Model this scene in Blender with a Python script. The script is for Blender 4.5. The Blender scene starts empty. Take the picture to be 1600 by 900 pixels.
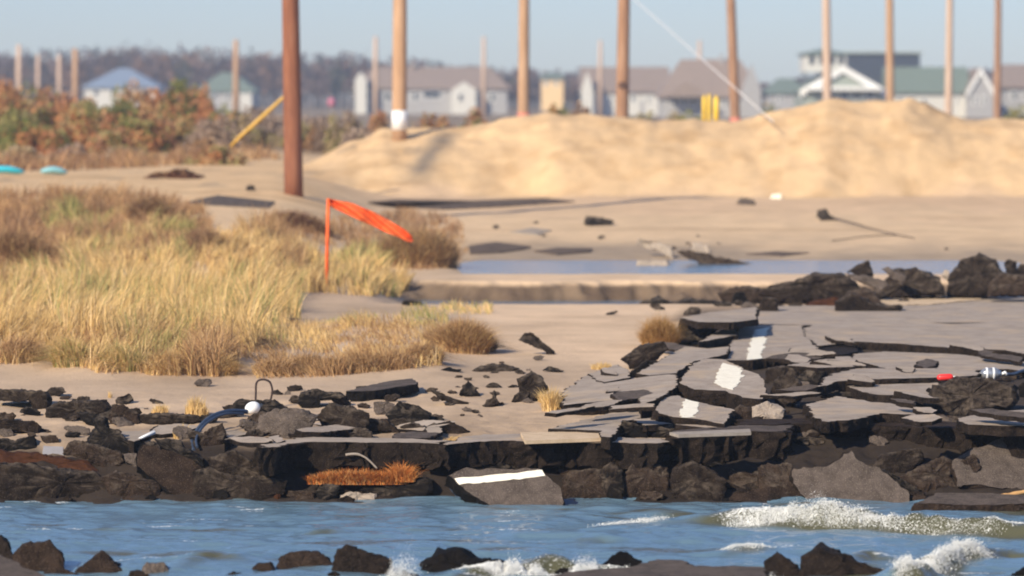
import bpy, bmesh, math, random
import numpy as np
from mathutils import Vector, noise
random.seed(7); rng = np.random.default_rng(7)
S = bpy.context.scene
COL = S.collection

# ------------------------------------------------------------------ camera, light, exposure
FPX, HC, TH = 6000.0, 4.0, 0.05            # focal length in 1600-wide pixels, camera height, tan(pitch)
cd = bpy.data.cameras.new('camera'); cam = bpy.data.objects.new('camera', cd); COL.objects.link(cam)
cd.sensor_width = 36; cd.lens = 36*FPX/1600; cd.clip_start = 0.5; cd.clip_end = 20000
cam.location = (0, 0, HC); cam.rotation_euler = (math.pi/2-math.atan(TH), 0, 0)
cd.dof.use_dof = True; cd.dof.focus_distance = 40.0; cd.dof.aperture_fstop = 1.5
S.camera = cam
SUN_EL, SUN_AZ = math.radians(31), math.radians(218)      # azimuth clockwise from +Y: behind the camera, to the left
w = bpy.data.worlds.new('World'); S.world = w; w.use_nodes = True
nt = w.node_tree; bg = nt.nodes['Background']
sky = nt.nodes.new('ShaderNodeTexSky'); sky.sky_type = 'NISHITA'; sky.sun_disc = False
sky.sun_elevation = SUN_EL; sky.sun_rotation = SUN_AZ; sky.air_density = 1.0; sky.dust_density = 0.3; sky.ozone_density = 5.0
tn = nt.nodes.new('ShaderNodeMix'); tn.data_type = 'RGBA'; tn.blend_type = 'MULTIPLY'; tn.inputs[0].default_value = 1.0
tn.inputs[7].default_value = (.88, .90, 1.07, 1)
nt.links.new(sky.outputs[0], tn.inputs[6]); nt.links.new(tn.outputs[2], bg.inputs[0]); bg.inputs[1].default_value = 0.10
sl = bpy.data.lights.new('sun', 'SUN'); sl.energy = 4.5; sl.angle = math.radians(0.53); sl.color = (1.0, 0.885, 0.70)
sun = bpy.data.objects.new('sun', sl); COL.objects.link(sun)
sd = Vector((math.sin(SUN_AZ)*math.cos(SUN_EL), math.cos(SUN_AZ)*math.cos(SUN_EL), math.sin(SUN_EL)))
sun.rotation_euler = sd.to_track_quat('Z', 'Y').to_euler(); sun.location = (-20, -20, 40)
S.view_settings.view_transform = 'Standard'; S.view_settings.look = 'None'
S.view_settings.exposure = 0.5; S.view_settings.gamma = 1.0; S.view_settings.use_curve_mapping = False
S.cycles.max_bounces = 6; S.cycles.volume_bounces = 0
S.cycles.filter_width = 1.9

# ------------------------------------------------------------------ pixel -> world
def ray(px, py):
    a = (px-800)/FPX; b = -(py-450)/FPX
    c = 1/math.sqrt(1+TH*TH); s = TH*c
    y = c + b*s; z = -s + b*c
    return a/y, z/y                          # per metre of depth
def D(px, py, d):
    a, b = ray(px, py); return Vector((a*d, d, HC+b*d))
def PX(x, y, z):
    c = 1/math.sqrt(1+TH*TH); s = TH*c
    zz = z-HC; dep = y*c - zz*s; up = y*s + zz*c
    return 800+FPX*x/dep, 450-FPX*up/dep
def Z0(px, py, z):
    a, b = ray(px, py); d = (z-HC)/b; return Vector((a*d, d, z))
REG = {'A': (0, 560, 3.749), 'B': (300, 560, 3.749), 'C': (600, 560, 3.749), 'D': (900, 560, 3.749), 'E': (1200, 560, 3.75),
       'F': (780, 440, 3.4625), 'G': (1120, 380, 3.0), 'H': (0, 760, 2.857), 'I': (500, 760, 2.857), 'J': (1040, 760, 2.857),
       'K': (700, 280, 2.909), 'P': (0, 0, 1.0)}
def R(k, pts):
    ox, oy, s = REG[k]; return [(ox+u/s, oy+v/s) for u, v in pts]

# ------------------------------------------------------------------ numpy noise and terrain height
def _h(ix, iy, seed):
    n = (ix.astype(np.int64)*374761393 + iy.astype(np.int64)*668265263 + seed*974634777) & 0xffffffff
    n = ((n ^ (n >> 13))*1274126177) & 0xffffffff
    return ((n ^ (n >> 16)) & 0xffff)/65535.0
def vn(x, y, seed=0):
    ix = np.floor(x); iy = np.floor(y); fx = x-ix; fy = y-iy
    fx = fx*fx*fx*(fx*(fx*6-15)+10); fy = fy*fy*fy*(fy*(fy*6-15)+10)
    a = _h(ix, iy, seed); b = _h(ix+1, iy, seed); c = _h(ix, iy+1, seed); d = _h(ix+1, iy+1, seed)
    return (a+(b-a)*fx)*(1-fy)+(c+(d-c)*fx)*fy - 0.5
def fbm(x, y, seed=0, o=4):
    r = 0; a = 1
    for i in range(o): r = r+a*vn(x, y, seed+i); x = x*2.03+3.1; y = y*2.03+1.7; a *= .5
    return r
def ss(a, b, x): t = np.clip((x-a)/(b-a), 0, 1); return t*t*(3-2*t)
CRX = [400, 480, 560, 600, 640, 720, 800, 860, 900, 960, 1050, 1110, 1180, 1220, 1290, 1340, 1380, 1422, 1450, 1490, 1530, 1600, 1800]
CRY = [262, 247, 226, 207, 205, 200, 189, 180, 182, 185, 190, 193, 188, 174, 157, 160, 163, 154, 165, 184, 190, 188, 185]
def terrain(x, d):
    x = np.asarray(x, float); d = np.asarray(d, float)
    p = 800 + FPX*x/np.maximum(d, 20)
    base = np.interp(d, [-300, 0, 18, 27, 29, 37.2, 37.75, 38.3, 38.65, 39.4, 41, 46, 62, 66, 78, 100, 118, 300, 1000, 6000],
                        [2.4, 2.3, 1.3, .1, -.4, -.4, 0.0, .16, .36, .46, .54, .61, .66, .7, .76, 1.33, 1.5, 1.7, 2.0, 2.0])
    left = np.interp(d, [-300, 55, 62, 75, 88, 110, 140, 300, 6000], [0, 0, .10, .45, .76, .55, .55, .2, 0])
    z = base + left*(1-ss(420, 640, p))
    # channel and its scarp
    cm = ss(560, 690, p)
    dn = d+.5*fbm(x*.55, d*.3, 24, 2)+.35*fbm(x*2.2, d*1.6, 25, 3)
    z = z - cm*.36*ss(61.6, 63, d)*(1-ss(66.4, 67.2, dn)) + cm*.07*ss(66.6, 67.3, dn)*(1-ss(68, 74, d))
    pm = ss(690, 770, p)*(1-ss(1500, 1650, p))
    z = z - pm*.14*ss(69.6, 71, d)*(1-ss(75.5, 78, d))
    # dune ridge
    pw = p+22*fbm(x*.45, d*.45, 15)+9*fbm(x*1.7, d*1.7, 16); cr = HC-(np.interp(pw, CRX, CRY)-150)*108/6000
    bump = 0.13*fbm(p/60., d*.35, 11) + .16*fbm(x*1.1, d*1.3, 12) + .10*fbm(x*2.4, d*2.0, 14, 3) + .16*fbm(x*1.0, d*.35, 17, 3)
    foot = 101.5 + 1.5*vn(p/90., d*0, 13)
    base_d = 1.36 + .3*(1-ss(420, 640, p))
    f = np.clip((d-foot)/(108-foot), 0, 1); f = np.where(d > 108, 1-np.clip((d-108)/9, 0, 1), f)
    f = 1-(1-f)**1.35
    dm = ss(430, 560, p)
    rid = (cr-base_d)*f*dm
    z = z + np.maximum(rid, 0)*1.0 + bump*f*dm*(1-f*.5)
    # grass mounds
    g = (1-ss(640, 760, p))*ss(45.6, 47, d)*(1-ss(56, 60, d))
    z = z + g*(.05+.12*fbm(x*.7, d*.25, 5))
    g2 = (1-ss(330, 520, p))*ss(46, 50, d)*(1-ss(75, 85, d))
    z = z + g2*(.12+.25*fbm(x*.45, d*.12, 6))
    rough = ss(37.5, 38.5, d)*(1-ss(43, 46, d))
    z = z + rough*.03*fbm(x*3, d*3, 8) + .08*(fbm(x*3.5, d*4, 18, 4)-1.1)*ss(37.3, 37.6, d)*(1-ss(38.8, 39.4, d)) + .012*fbm(x*2, d*1.0, 9)*(d > 38)*(1-ss(40, 60, d)*.3) + .05*fbm(x*.4, d*.3, 10)*ss(78, 90, d)
    return z
def hit(px, py, d0=30.0, d1=400.0):
    a, b = ray(px, py)
    for st in (.15, .01):
        dd = np.arange(d0, d1, st) if d1-d0 < 120 else np.concatenate([np.arange(d0, 130, st), np.arange(130, d1, 1.)])
        k = np.nonzero(terrain(a*dd, dd) - (HC+b*dd) >= 0)[0]
        if not len(k): return float(d1)
        d1 = dd[k[0]]+.005; d0 = max(d0, d1-(.16 if d1 < 130 else 1.01))
    return float(d1)
def gz(x, d): return float(terrain(np.array([x]), np.array([d]))[0])

# ------------------------------------------------------------------ materials
def nodes(m):
    m.use_nodes = True; return m.node_tree, m.node_tree.nodes['Principled BSDF']
def ramp(t, fac, stops):
    r = t.nodes.new('ShaderNodeValToRGB'); e = r.color_ramp.elements
    while len(e) < len(stops): e.new(.5)
    for i, (p, c) in enumerate(stops): e[i].position = p; e[i].color = (*c, 1)
    t.links.new(fac, r.inputs[0]); return r.outputs[0]
def noise_n(t, scale, detail=5, rough=.6, vec=None, dist=0):
    n = t.nodes.new('ShaderNodeTexNoise'); n.inputs['Scale'].default_value = scale; n.inputs['Detail'].default_value = detail
    n.inputs['Roughness'].default_value = rough; n.inputs['Distortion'].default_value = dist
    if vec is not None: t.links.new(vec, n.inputs['Vector'])
    return n.outputs['Fac']
def mixc(t, fac, a, b, mode='MIX'):
    m = t.nodes.new('ShaderNodeMix'); m.data_type = 'RGBA'; m.blend_type = mode
    for sock, v in ((m.inputs[0], fac), (m.inputs[6], a), (m.inputs[7], b)):
        if hasattr(v, 'links'): t.links.new(v, sock)
        else: sock.default_value = v if isinstance(v, float) else (*v, 1)
    return m.outputs[2]
def pos(t): return t.nodes.new('ShaderNodeNewGeometry').outputs['Position']
def rough_mat(name, c1, c2, scale=3., speck=None, rough=.9, bump=.4, bscale=40., c3=None, dust=False):
    m = bpy.data.materials.new(name); t, b = nodes(m); v = pos(t)
    col = ramp(t, noise_n(t, scale, 9, .74, v, .3), [(.33, c1), (.64, c2)])
    if c3: col = mixc(t, ramp(t, noise_n(t, scale*.6, 4, .6, v, .6), [(.52, (0, 0, 0)), (.66, (1, 1, 1))]), col, c3)
    if speck:
        col = mixc(t, ramp(t, noise_n(t, speck[0], 2, .5, v), [(speck[1], (0, 0, 0)), (speck[1]+.06, (1, 1, 1))]), col, speck[2])
    if dust:      # sand lying on the ledges of the broken pieces
        a = t.nodes.new('ShaderNodeAttribute'); a.attribute_name = 'dust'
        mu = t.nodes.new('ShaderNodeMath'); mu.operation = 'MULTIPLY'; t.links.new(a.outputs['Fac'], mu.inputs[0])
        t.links.new(ramp(t, noise_n(t, 14, 7, .7, v), [(.40, (0, 0, 0)), (.62, (.8, .8, .8))]), mu.inputs[1])
        col = mixc(t, mu.outputs[0], col, (.20, .155, .115))
    t.links.new(col, b.inputs['Base Color']); b.inputs['Roughness'].default_value = rough
    b.inputs['Specular IOR Level'].default_value = .12
    bn = t.nodes.new('ShaderNodeBump'); bn.inputs['Strength'].default_value = bump; bn.inputs['Distance'].default_value = .04 if dust else .02
    t.links.new(noise_n(t, bscale, 7, .78, v), bn.inputs['Height']); t.links.new(bn.outputs[0], b.inputs['Normal'])
    return m
def plain(name, c, rough=.6, metal=0., var=.12, scale=6.):
    m = bpy.data.materials.new(name); t, b = nodes(m)
    lo = tuple(x*(1-var) for x in c); hi = tuple(min(1, x*(1+var)) for x in c)
    t.links.new(ramp(t, noise_n(t, scale, 5, .6, pos(t)), [(.3, lo), (.7, hi)]), b.inputs['Base Color'])
    b.inputs['Roughness'].default_value = rough; b.inputs['Metallic'].default_value = metal
    return m
def attr_mat(name, rough=.8, var=.25, transl=.0):
    m = bpy.data.materials.new(name); t, b = nodes(m)
    a = t.nodes.new('ShaderNodeAttribute'); a.attribute_name = 'Col'
    t.links.new(a.outputs['Color'], b.inputs['Base Color']); b.inputs['Roughness'].default_value = rough
    b.inputs['Specular IOR Level'].default_value = .2
    if transl:
        tr = t.nodes.new('ShaderNodeBsdfTranslucent'); t.links.new(a.outputs['Color'], tr.inputs[0])
        mx = t.nodes.new('ShaderNodeMixShader'); mx.inputs[0].default_value = transl
        t.links.new(b.outputs[0], mx.inputs[1]); t.links.new(tr.outputs[0], mx.inputs[2])
        t.links.new(mx.outputs[0], t.nodes['Material Output'].inputs[0])
    return m
M = {}
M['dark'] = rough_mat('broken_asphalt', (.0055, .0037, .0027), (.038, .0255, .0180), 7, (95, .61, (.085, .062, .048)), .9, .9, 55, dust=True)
M['dark2'] = rough_mat('broken_asphalt_black', (.005, .0042, .0038), (.015, .0115, .0095), 5, (140, .70, (.06, .048, .04)), .9, .9, 60, dust=True)
M['brown'] = rough_mat('muddy_asphalt', (.011, .0066, .0043), (.060, .038, .0255), 6, (95, .60, (.12, .085, .064)), .9, .9, 50, dust=True)
M['mid'] = rough_mat('dusty_asphalt', (.055, .042, .034), (.150, .116, .094), 6, (100, .60, (.22, .18, .145)), .9, .9, 60)
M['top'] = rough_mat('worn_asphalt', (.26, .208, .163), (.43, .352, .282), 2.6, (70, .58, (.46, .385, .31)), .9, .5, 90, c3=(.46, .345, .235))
M['sandy'] = rough_mat('sandy_asphalt', (.28, .23, .18), (.42, .34, .265), 3, None, .95, .4, 80)
M['red'] = rough_mat('rusty_peat', (.035, .013, .007), (.075, .030, .014), 6, None, .95, .9, 45)
M['line'] = rough_mat('road_paint', (.78, .71, .56), (.92, .86, .70), 9, (70, .66, (.45, .40, .33)), .8, .25, 90)
M['peat'] = rough_mat('damp_peat', (.075, .055, .042), (.16, .118, .088), 4, None, .95, .5, 40)
M['plank'] = rough_mat('pale_timber', (.50, .36, .22), (.66, .50, .33), 8, None, .85, .3, 60)
M['greyplank'] = rough_mat('weathered_timber', (.26, .22, .18), (.38, .32, .26), 8, None, .9, .3, 60)
M['drift'] = rough_mat('driftwood', (.42, .22, .08), (.60, .36, .15), 9, None, .85, .4, 50)
M['white'] = plain('white_plastic', (.82, .82, .80), .4)
M['red_plastic'] = plain('red_plastic', (.75, .035, .03), .4)
M['steel'] = plain('scuffed_metal', (.35, .37, .40), .35, .6, .4, 30)
M['rust'] = plain('rusty_steel', (.05, .03, .025), .8, .2, .4, 30)
M['hose'] = plain('blue_grey_hose', (.035, .050, .080), .45, 0, .3, 20)
M['turq'] = plain('turquoise_plastic', (.04, .50, .62), .4, 0, .15, 4)
M['yellow'] = plain('yellow_plastic', (.78, .52, .05), .5)
M['ochre'] = plain('ochre_guard', (.62, .36, .05), .5)
M['orange'] = plain('orange_fabric', (.90, .125, .022), .8, 0, .30, 9)
M['wire'] = plain('pale_wire_sleeve', (.90, .90, .90), .6)
_t = M['wire'].node_tree; _tr = _t.nodes.new('ShaderNodeBsdfTranslucent'); _tr.inputs[0].default_value = (.95, .95, .95, 1); _mx = _t.nodes.new('ShaderNodeMixShader'); _mx.inputs[0].default_value = .6
_t.links.new(_t.nodes['Principled BSDF'].outputs[0], _mx.inputs[1]); _t.links.new(_tr.outputs[0], _mx.inputs[2]); _t.links.new(_mx.outputs[0], _t.nodes['Material Output'].inputs[0])

def wood(name, c1, c2, c3):
    m = bpy.data.materials.new(name); t, b = nodes(m)
    tc = t.nodes.new('ShaderNodeTexCoord'); mp = t.nodes.new('ShaderNodeMapping'); mp.inputs['Scale'].default_value = (9, 9, .7)
    t.links.new(tc.outputs['Object'], mp.inputs[0])
    col = ramp(t, noise_n(t, 1.6, 7, .7, mp.outputs[0], .3), [(.28, c1), (.5, c2), (.75, c3)])
    t.links.new(col, b.inputs['Base Color']); b.inputs['Roughness'].default_value = .85
    bn = t.nodes.new('ShaderNodeBump'); bn.inputs['Strength'].default_value = .4; bn.inputs['Distance'].default_value = .03
    t.links.new(noise_n(t, 3, 5, .6, mp.outputs[0]), bn.inputs['Height']); t.links.new(bn.outputs[0], b.inputs['Normal'])
    return m
M['pole_red'] = wood('creosoted_wood', (.13, .045, .025), (.26, .095, .045), (.34, .15, .08))
M['pole_tan'] = wood('weathered_pole_wood', (.30, .165, .09), (.46, .28, .16), (.56, .37, .24))
M['pole_brown'] = wood('brown_pole_wood', (.20, .10, .055), (.34, .185, .105), (.46, .29, .19))
M['pole_pale'] = wood('pale_pole_wood', (.42, .28, .19), (.56, .40, .29), (.64, .49, .38))

# ------------------------------------------------------------------ object helpers
def tag(o, label=None, cat=None, group=None, kind=None):
    if label: o['label'] = label
    if cat: o['category'] = cat
    if group: o['group'] = group
    if kind: o['kind'] = kind
    return o
def link(name, me, mats, parent=None):
    for m in (mats if isinstance(mats, (list, tuple)) else [mats]): me.materials.append(m)
    o = bpy.data.objects.new(name, me); COL.objects.link(o)
    if parent: o.parent = parent
    return o
def origin_to(o, p):
    p = Vector(p); o.data.transform(__import__('mathutils').Matrix.Translation(-p)); o.location = p
def mesh_np(name, V, F, cols=None, smooth=False):
    me = bpy.data.meshes.new(name)
    V = np.asarray(V, np.float32); F = np.asarray(F, np.int32); k = F.shape[1]
    me.vertices.add(len(V)); me.vertices.foreach_set('co', V.ravel())
    me.loops.add(F.size); me.loops.foreach_set('vertex_index', F.ravel())
    me.polygons.add(len(F)); me.polygons.foreach_set('loop_start', np.arange(0, F.size, k, dtype=np.int32))
    if smooth: me.polygons.foreach_set('use_smooth', np.ones(len(F), bool))
    me.update(calc_edges=True)
    if cols is not None:
        a = me.color_attributes.new('Col', 'FLOAT_COLOR', 'POINT')
        c = np.ones((len(V), 4), np.float32); c[:, :3] = cols; a.data.foreach_set('color', c.ravel())
    return me
def empty(name, loc, rz=0):
    o = bpy.data.objects.new(name, None); COL.objects.link(o); o.location = loc; o.rotation_euler.z = rz; o.empty_display_size = .2
    return o
def resample(pts, step):
    out = []
    n = len(pts)
    for i in range(n):
        a = Vector(pts[i]); b = Vector(pts[(i+1) % n]); k = max(1, int(round((b-a).length/step)))
        for j in range(k): out.append(a+(b-a)*(j/k))
    return out

def rock(label, k, pts, mat='dark', group=None, depth=None, d=None, lean=.5, skew=None, name='asphalt_chunk', sink=None, cat='asphalt chunk', rough=1.0, dz=0):
    """A broken lump: outline as seen, given its own distance (where its foot meets the ground), depth and uneven skin."""
    pp = R(k, pts)
    xs = [p[0] for p in pp]; ys = [p[1] for p in pp]
    yb = max(ys); cx = sum(xs)/len(xs); cy = (min(ys)+yb)/2
    foot = [p for p in pp if p[1] > yb-.15*(yb-min(ys))-2]; fx = sum(p[0] for p in foot)/len(foot)
    if d is None: d = hit(fx, yb)
    d += dz
    if sink is None: sink = .13 if yb > 758 else .04
    sc = d/FPX; W = (max(xs)-min(xs))*sc; H = (yb-min(ys))*sc
    size = math.sqrt(max(W*H, 1e-4))
    if depth is None: depth = min(1.2*max(H, .6*W), 1.0)*random.uniform(.8, 1.15)
    if skew is None: skew = random.uniform(-.35, .35)
    st = max(1.6, min(5.0, (W+H)/sc/46))*(1 if d < 50 else 1.4)
    rs = resample([(x, y) for x, y in pp], st)
    rs = [Vector((p.x+random.uniform(-.25, .25)*st, p.y+random.uniform(-.25, .25)*st)) for p in rs]
    n = len(rs); ctr = Vector((cx, cy))
    lay = [(.0, .30), (.0, .62), (.015, .84), (.09, .965), (.3, 1.0), (.6, .985), (.85, .9), (1., .62)]
    V = []
    seed = Vector((random.uniform(0, 50), random.uniform(0, 50), random.uniform(0, 50)))
    for (t, s) in lay:
        for p in rs:
            q = ctr+(p-ctr)*s
            hh = (yb-q.y)*sc; xx = (q.x-cx)*sc
            dd = d + t*depth + max(0, 1-t*1.3)*(hh*lean + xx*skew)
            q2 = Vector((q.x, q.y+(sink/sc)*(1 if q.y > yb-.12*(yb-min(ys)) else 0)))
            V.append(D(q2.x, q2.y, dd))
    nl = len(lay)
    V.append(D(cx, cy, d+((yb-cy)*sc)*lean)); V.append(D(cx, cy, d+depth))
    f1, f2 = .45*size, .11*size
    out = []
    for i, v in enumerate(V):
        a = noise.noise_vector(v/max(f1, .05)+seed)*(.09*size) + noise.noise_vector(v/max(f2, .02)+seed*2)*(.035*size)*rough
        li = i//n
        if li in (3, 4, 5): a *= .55
        a += noise.noise_vector(v/.075+seed)*.013*rough + noise.noise_vector(v/.03)*.010*rough
        out.append(v+a)
    F = []
    for l in range(nl-1):
        for j in range(n):
            F.append((l*n+j, l*n+(j+1) % n, (l+1)*n+(j+1) % n, (l+1)*n+j))
    for j in range(n):
        F.append((nl*n, (j+1) % n, j)); F.append((nl*n+1, (nl-1)*n+j, (nl-1)*n+(j+1) % n))
    me = bpy.data.meshes.new(name); me.from_pydata([tuple(v) for v in out], [], F); me.update()
    bm = bmesh.new(); bm.from_mesh(me); bmesh.ops.recalc_face_normals(bm, faces=bm.faces); bm.to_mesh(me); bm.free()
    two = mat in ('dark', 'dark2', 'brown') and name != 'wet_rock' and name != 'wet_stone'
    if two:
        at = me.attributes.new('dust', 'FLOAT', 'POINT')
        at.data.foreach_set('value', [min(1, max(0, 1.5*(v.normal.z-.35) + .8*noise.noise(v.co/.16+seed))) for v in me.vertices])
    o = link(name, me, M[mat])
    origin_to(o, D(cx, yb, d+depth*.4))
    return tag(o, label, cat, group)

def plate(name, top, thick, mats, parent=None, step=.04, jit=.02, down=Vector((0, 0, -1)), clean=False, under=.0):
    """A slab: top polygon (3D, planar), ragged broken sides, flat underside."""
    n0 = len(top)
    top = [Vector(p) for p in top]
    c = sum(top, Vector())/n0
    nrm = Vector((0, 0, 0))
    for i in range(n0): nrm += (top[i]-c).cross(top[(i+1) % n0]-c)
    nrm.normalize()
    if nrm.dot(-down) < 0: nrm = -nrm; top.reverse()
    dn = -nrm
    if clean: rs = top
    else:
        rs = resample(top, step); rs2 = []
        for p in rs:
            a = noise.noise_vector(p/.22+Vector((3, 1, 7)))*jit*1.9 + noise.noise_vector(p/.07)*jit*1.3 + noise.noise_vector(p/.03)*jit*.5
            a -= nrm*a.dot(nrm); rs2.append(p+a)
        rs = rs2
    n = len(rs)
    lay = [0., 1.] if clean else [0., .03, .12, .25, .4, .55, .7, .85, 1.]
    V = list(rs)
    for t in lay[1:]:
        for p in rs:
            r = (p-c); r -= nrm*r.dot(nrm); r.normalize()
            if clean: V.append(p+dn*thick)
            else:
                q = p+dn*thick*t; b = noise.noise(q/.24)*jit*1.9 + noise.noise(q/.09)*jit*1.3 + noise.noise(q/.035)*jit*.8 + jit*.4*min(1, t*6) - under*t
                V.append(p+dn*(thick*t*(1+.25*noise.noise(p/.15)*(t > .9)))+r*b)
    me = bpy.data.meshes.new(name)
    F = [tuple(range(n))]
    for l in range(len(lay)-1):
        for j in range(n): F.append((l*n+(j+1) % n, l*n+j, (l+1)*n+j, (l+1)*n+(j+1) % n))
    F.append(tuple(reversed(range((len(lay)-1)*n, len(lay)*n))))
    me.from_pydata([tuple(v) for v in V], [], F)
    mi = [0]+[1]*(len(F)-1); me.polygons.foreach_set('material_index', mi); me.update()
    bm = bmesh.new(); bm.from_mesh(me)
    bmesh.ops.triangulate(bm, faces=[f for f in bm.faces if len(f.verts) > 4]); bm.to_mesh(me); bm.free()
    o = link(name, me, mats, parent)
    return o, nrm, c

def plane_pt(px, py, z0, cx, cy, ax, ay):
    """ray with plane z = z0 + ax (x-cx) + ay (y-cy)"""
    a, b = ray(px, py)
    d = (z0-HC-ax*cx-ay*cy)/(b-ax*a-ay)
    return Vector((a*d, d, HC+b*d))
def slab(label, k, pts, z0, thick=.14, ax=0., ay=0., mats=('top', 'dark'), stripe=None, group='broken pavement slabs', name='asphalt_slab', jit=.02, cat='asphalt slab', under=.0):
    pp = R(k, pts); mx = sum(p[0] for p in pp)/len(pp); my = sum(p[1] for p in pp)/len(pp)
    c = Z0(mx, my, z0)
    f = lambda p: plane_pt(p[0], p[1], z0, c.x, c.y, ax, ay)
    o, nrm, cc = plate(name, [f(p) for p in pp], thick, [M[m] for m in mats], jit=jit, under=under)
    base = Vector((cc.x, cc.y, cc.z-thick)); origin_to(o, base)
    tag(o, label, cat, group)
    if stripe:
        s, _, _ = plate('painted_line', [f(p)+nrm*.006 for p in R(k, stripe)], .003, [M['line'], M['line']], jit=.02, step=.03)
        origin_to(s, base); s.parent = o; s.matrix_parent_inverse = o.matrix_world.inverted(); s.location = (0, 0, 0)
        s.matrix_parent_inverse.identity()
    return o
def facing(label, k, pts, lean=.6, skew=0., thick=.16, mats=('mid', 'dark'), stripe=None, d=None, dz=0., group='broken pavement slabs', name='asphalt_slab', jit=.02, cat='asphalt slab'):
    """A slab tipped up towards the viewer: foot on the ground, leaning back."""
    pp = R(k, pts); ys = [p[1] for p in pp]; yb = max(ys); mx = sum(p[0] for p in pp)/len(pp)
    if d is None: d = hit(mx, yb)+dz
    b0 = D(mx, yb, d)
    def f(p):
        a, b = ray(*p)        # depth = d + lean*(z-zb) + skew*(x-xb)
        dd = (d + lean*(HC-b0.z) - skew*b0.x)/(1-lean*b-skew*a)
        return Vector((a*dd, dd, HC+b*dd))
    o, nrm, cc = plate(name, [f(p) for p in pp], thick, [M[m] for m in mats], jit=jit, down=Vector((0, 1, -.3)))
    origin_to(o, b0); tag(o, label, cat, group)
    if stripe:
        s, _, _ = plate('painted_line', [f(p)+nrm*.006 for p in R(k, stripe)], .003, [M['line'], M['line']], jit=.008, step=.05, down=Vector((0, 1, -.3)))
        origin_to(s, b0); s.parent = o; s.location = (0, 0, 0)
    return o

def tube(name, pts, rad, mat, parent=None, seg=10, caps=True, smooth=True, flat=1.):
    pts = [Vector(p) for p in pts]; n = len(pts)
    rad = rad if isinstance(rad, (list, tuple)) else [rad]*n
    V = []; up = Vector((.13, .2, 1)).normalized()
    for i, p in enumerate(pts):
        t = (pts[min(i+1, n-1)]-pts[max(i-1, 0)]).normalized()
        u = t.cross(up)
        if u.length < .05: u = t.cross(Vector((1, 0, 0)))
        u.normalize(); v = u.cross(t)
        for j in range(seg):
            a = 2*math.pi*j/seg; V.append(p+u*math.cos(a)*rad[i]+v*math.sin(a)*rad[i]*flat)
    F = [(i*seg+j, i*seg+(j+1) % seg, (i+1)*seg+(j+1) % seg, (i+1)*seg+j) for i in range(n-1) for j in range(seg)]
    if caps: F += [tuple(reversed(range(seg))), tuple(range((n-1)*seg, n*seg))]
    me = bpy.data.meshes.new(name); me.from_pydata([tuple(v) for v in V], [], F); me.update()
    bm = bmesh.new(); bm.from_mesh(me); bmesh.ops.recalc_face_normals(bm, faces=bm.faces); bm.to_mesh(me); bm.free()
    if smooth:
        for p in me.polygons: p.use_smooth = len(p.vertices) == 4
    return link(name, me, mat, parent)
def curve_pts(pts, k=6):
    pts = [Vector(p) for p in pts]; P = [pts[0]]+pts+[pts[-1]]; out = []
    for i in range(1, len(P)-2):
        a, b, c, d = P[i-1:i+3]
        for j in range(k):
            t = j/k
            out.append(.5*((2*b)+(c-a)*t+(2*a-5*b+4*c-d)*t*t+(3*b-a-3*c+d)*t**3))
    return out+[pts[-1]]
def box_me(name, x0, x1, y0, y1, z0, z1, mat, parent=None):
    V = [(x, y, z) for z in (z0, z1) for y in (y0, y1) for x in (x0, x1)]
    F = [(0, 2, 3, 1), (4, 5, 7, 6), (0, 1, 5, 4), (2, 6, 7, 3), (0, 4, 6, 2), (1, 3, 7, 5)]
    me = bpy.data.meshes.new(name); me.from_pydata(V, [], F); me.update()
    return link(name, me, mat, parent)

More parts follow.
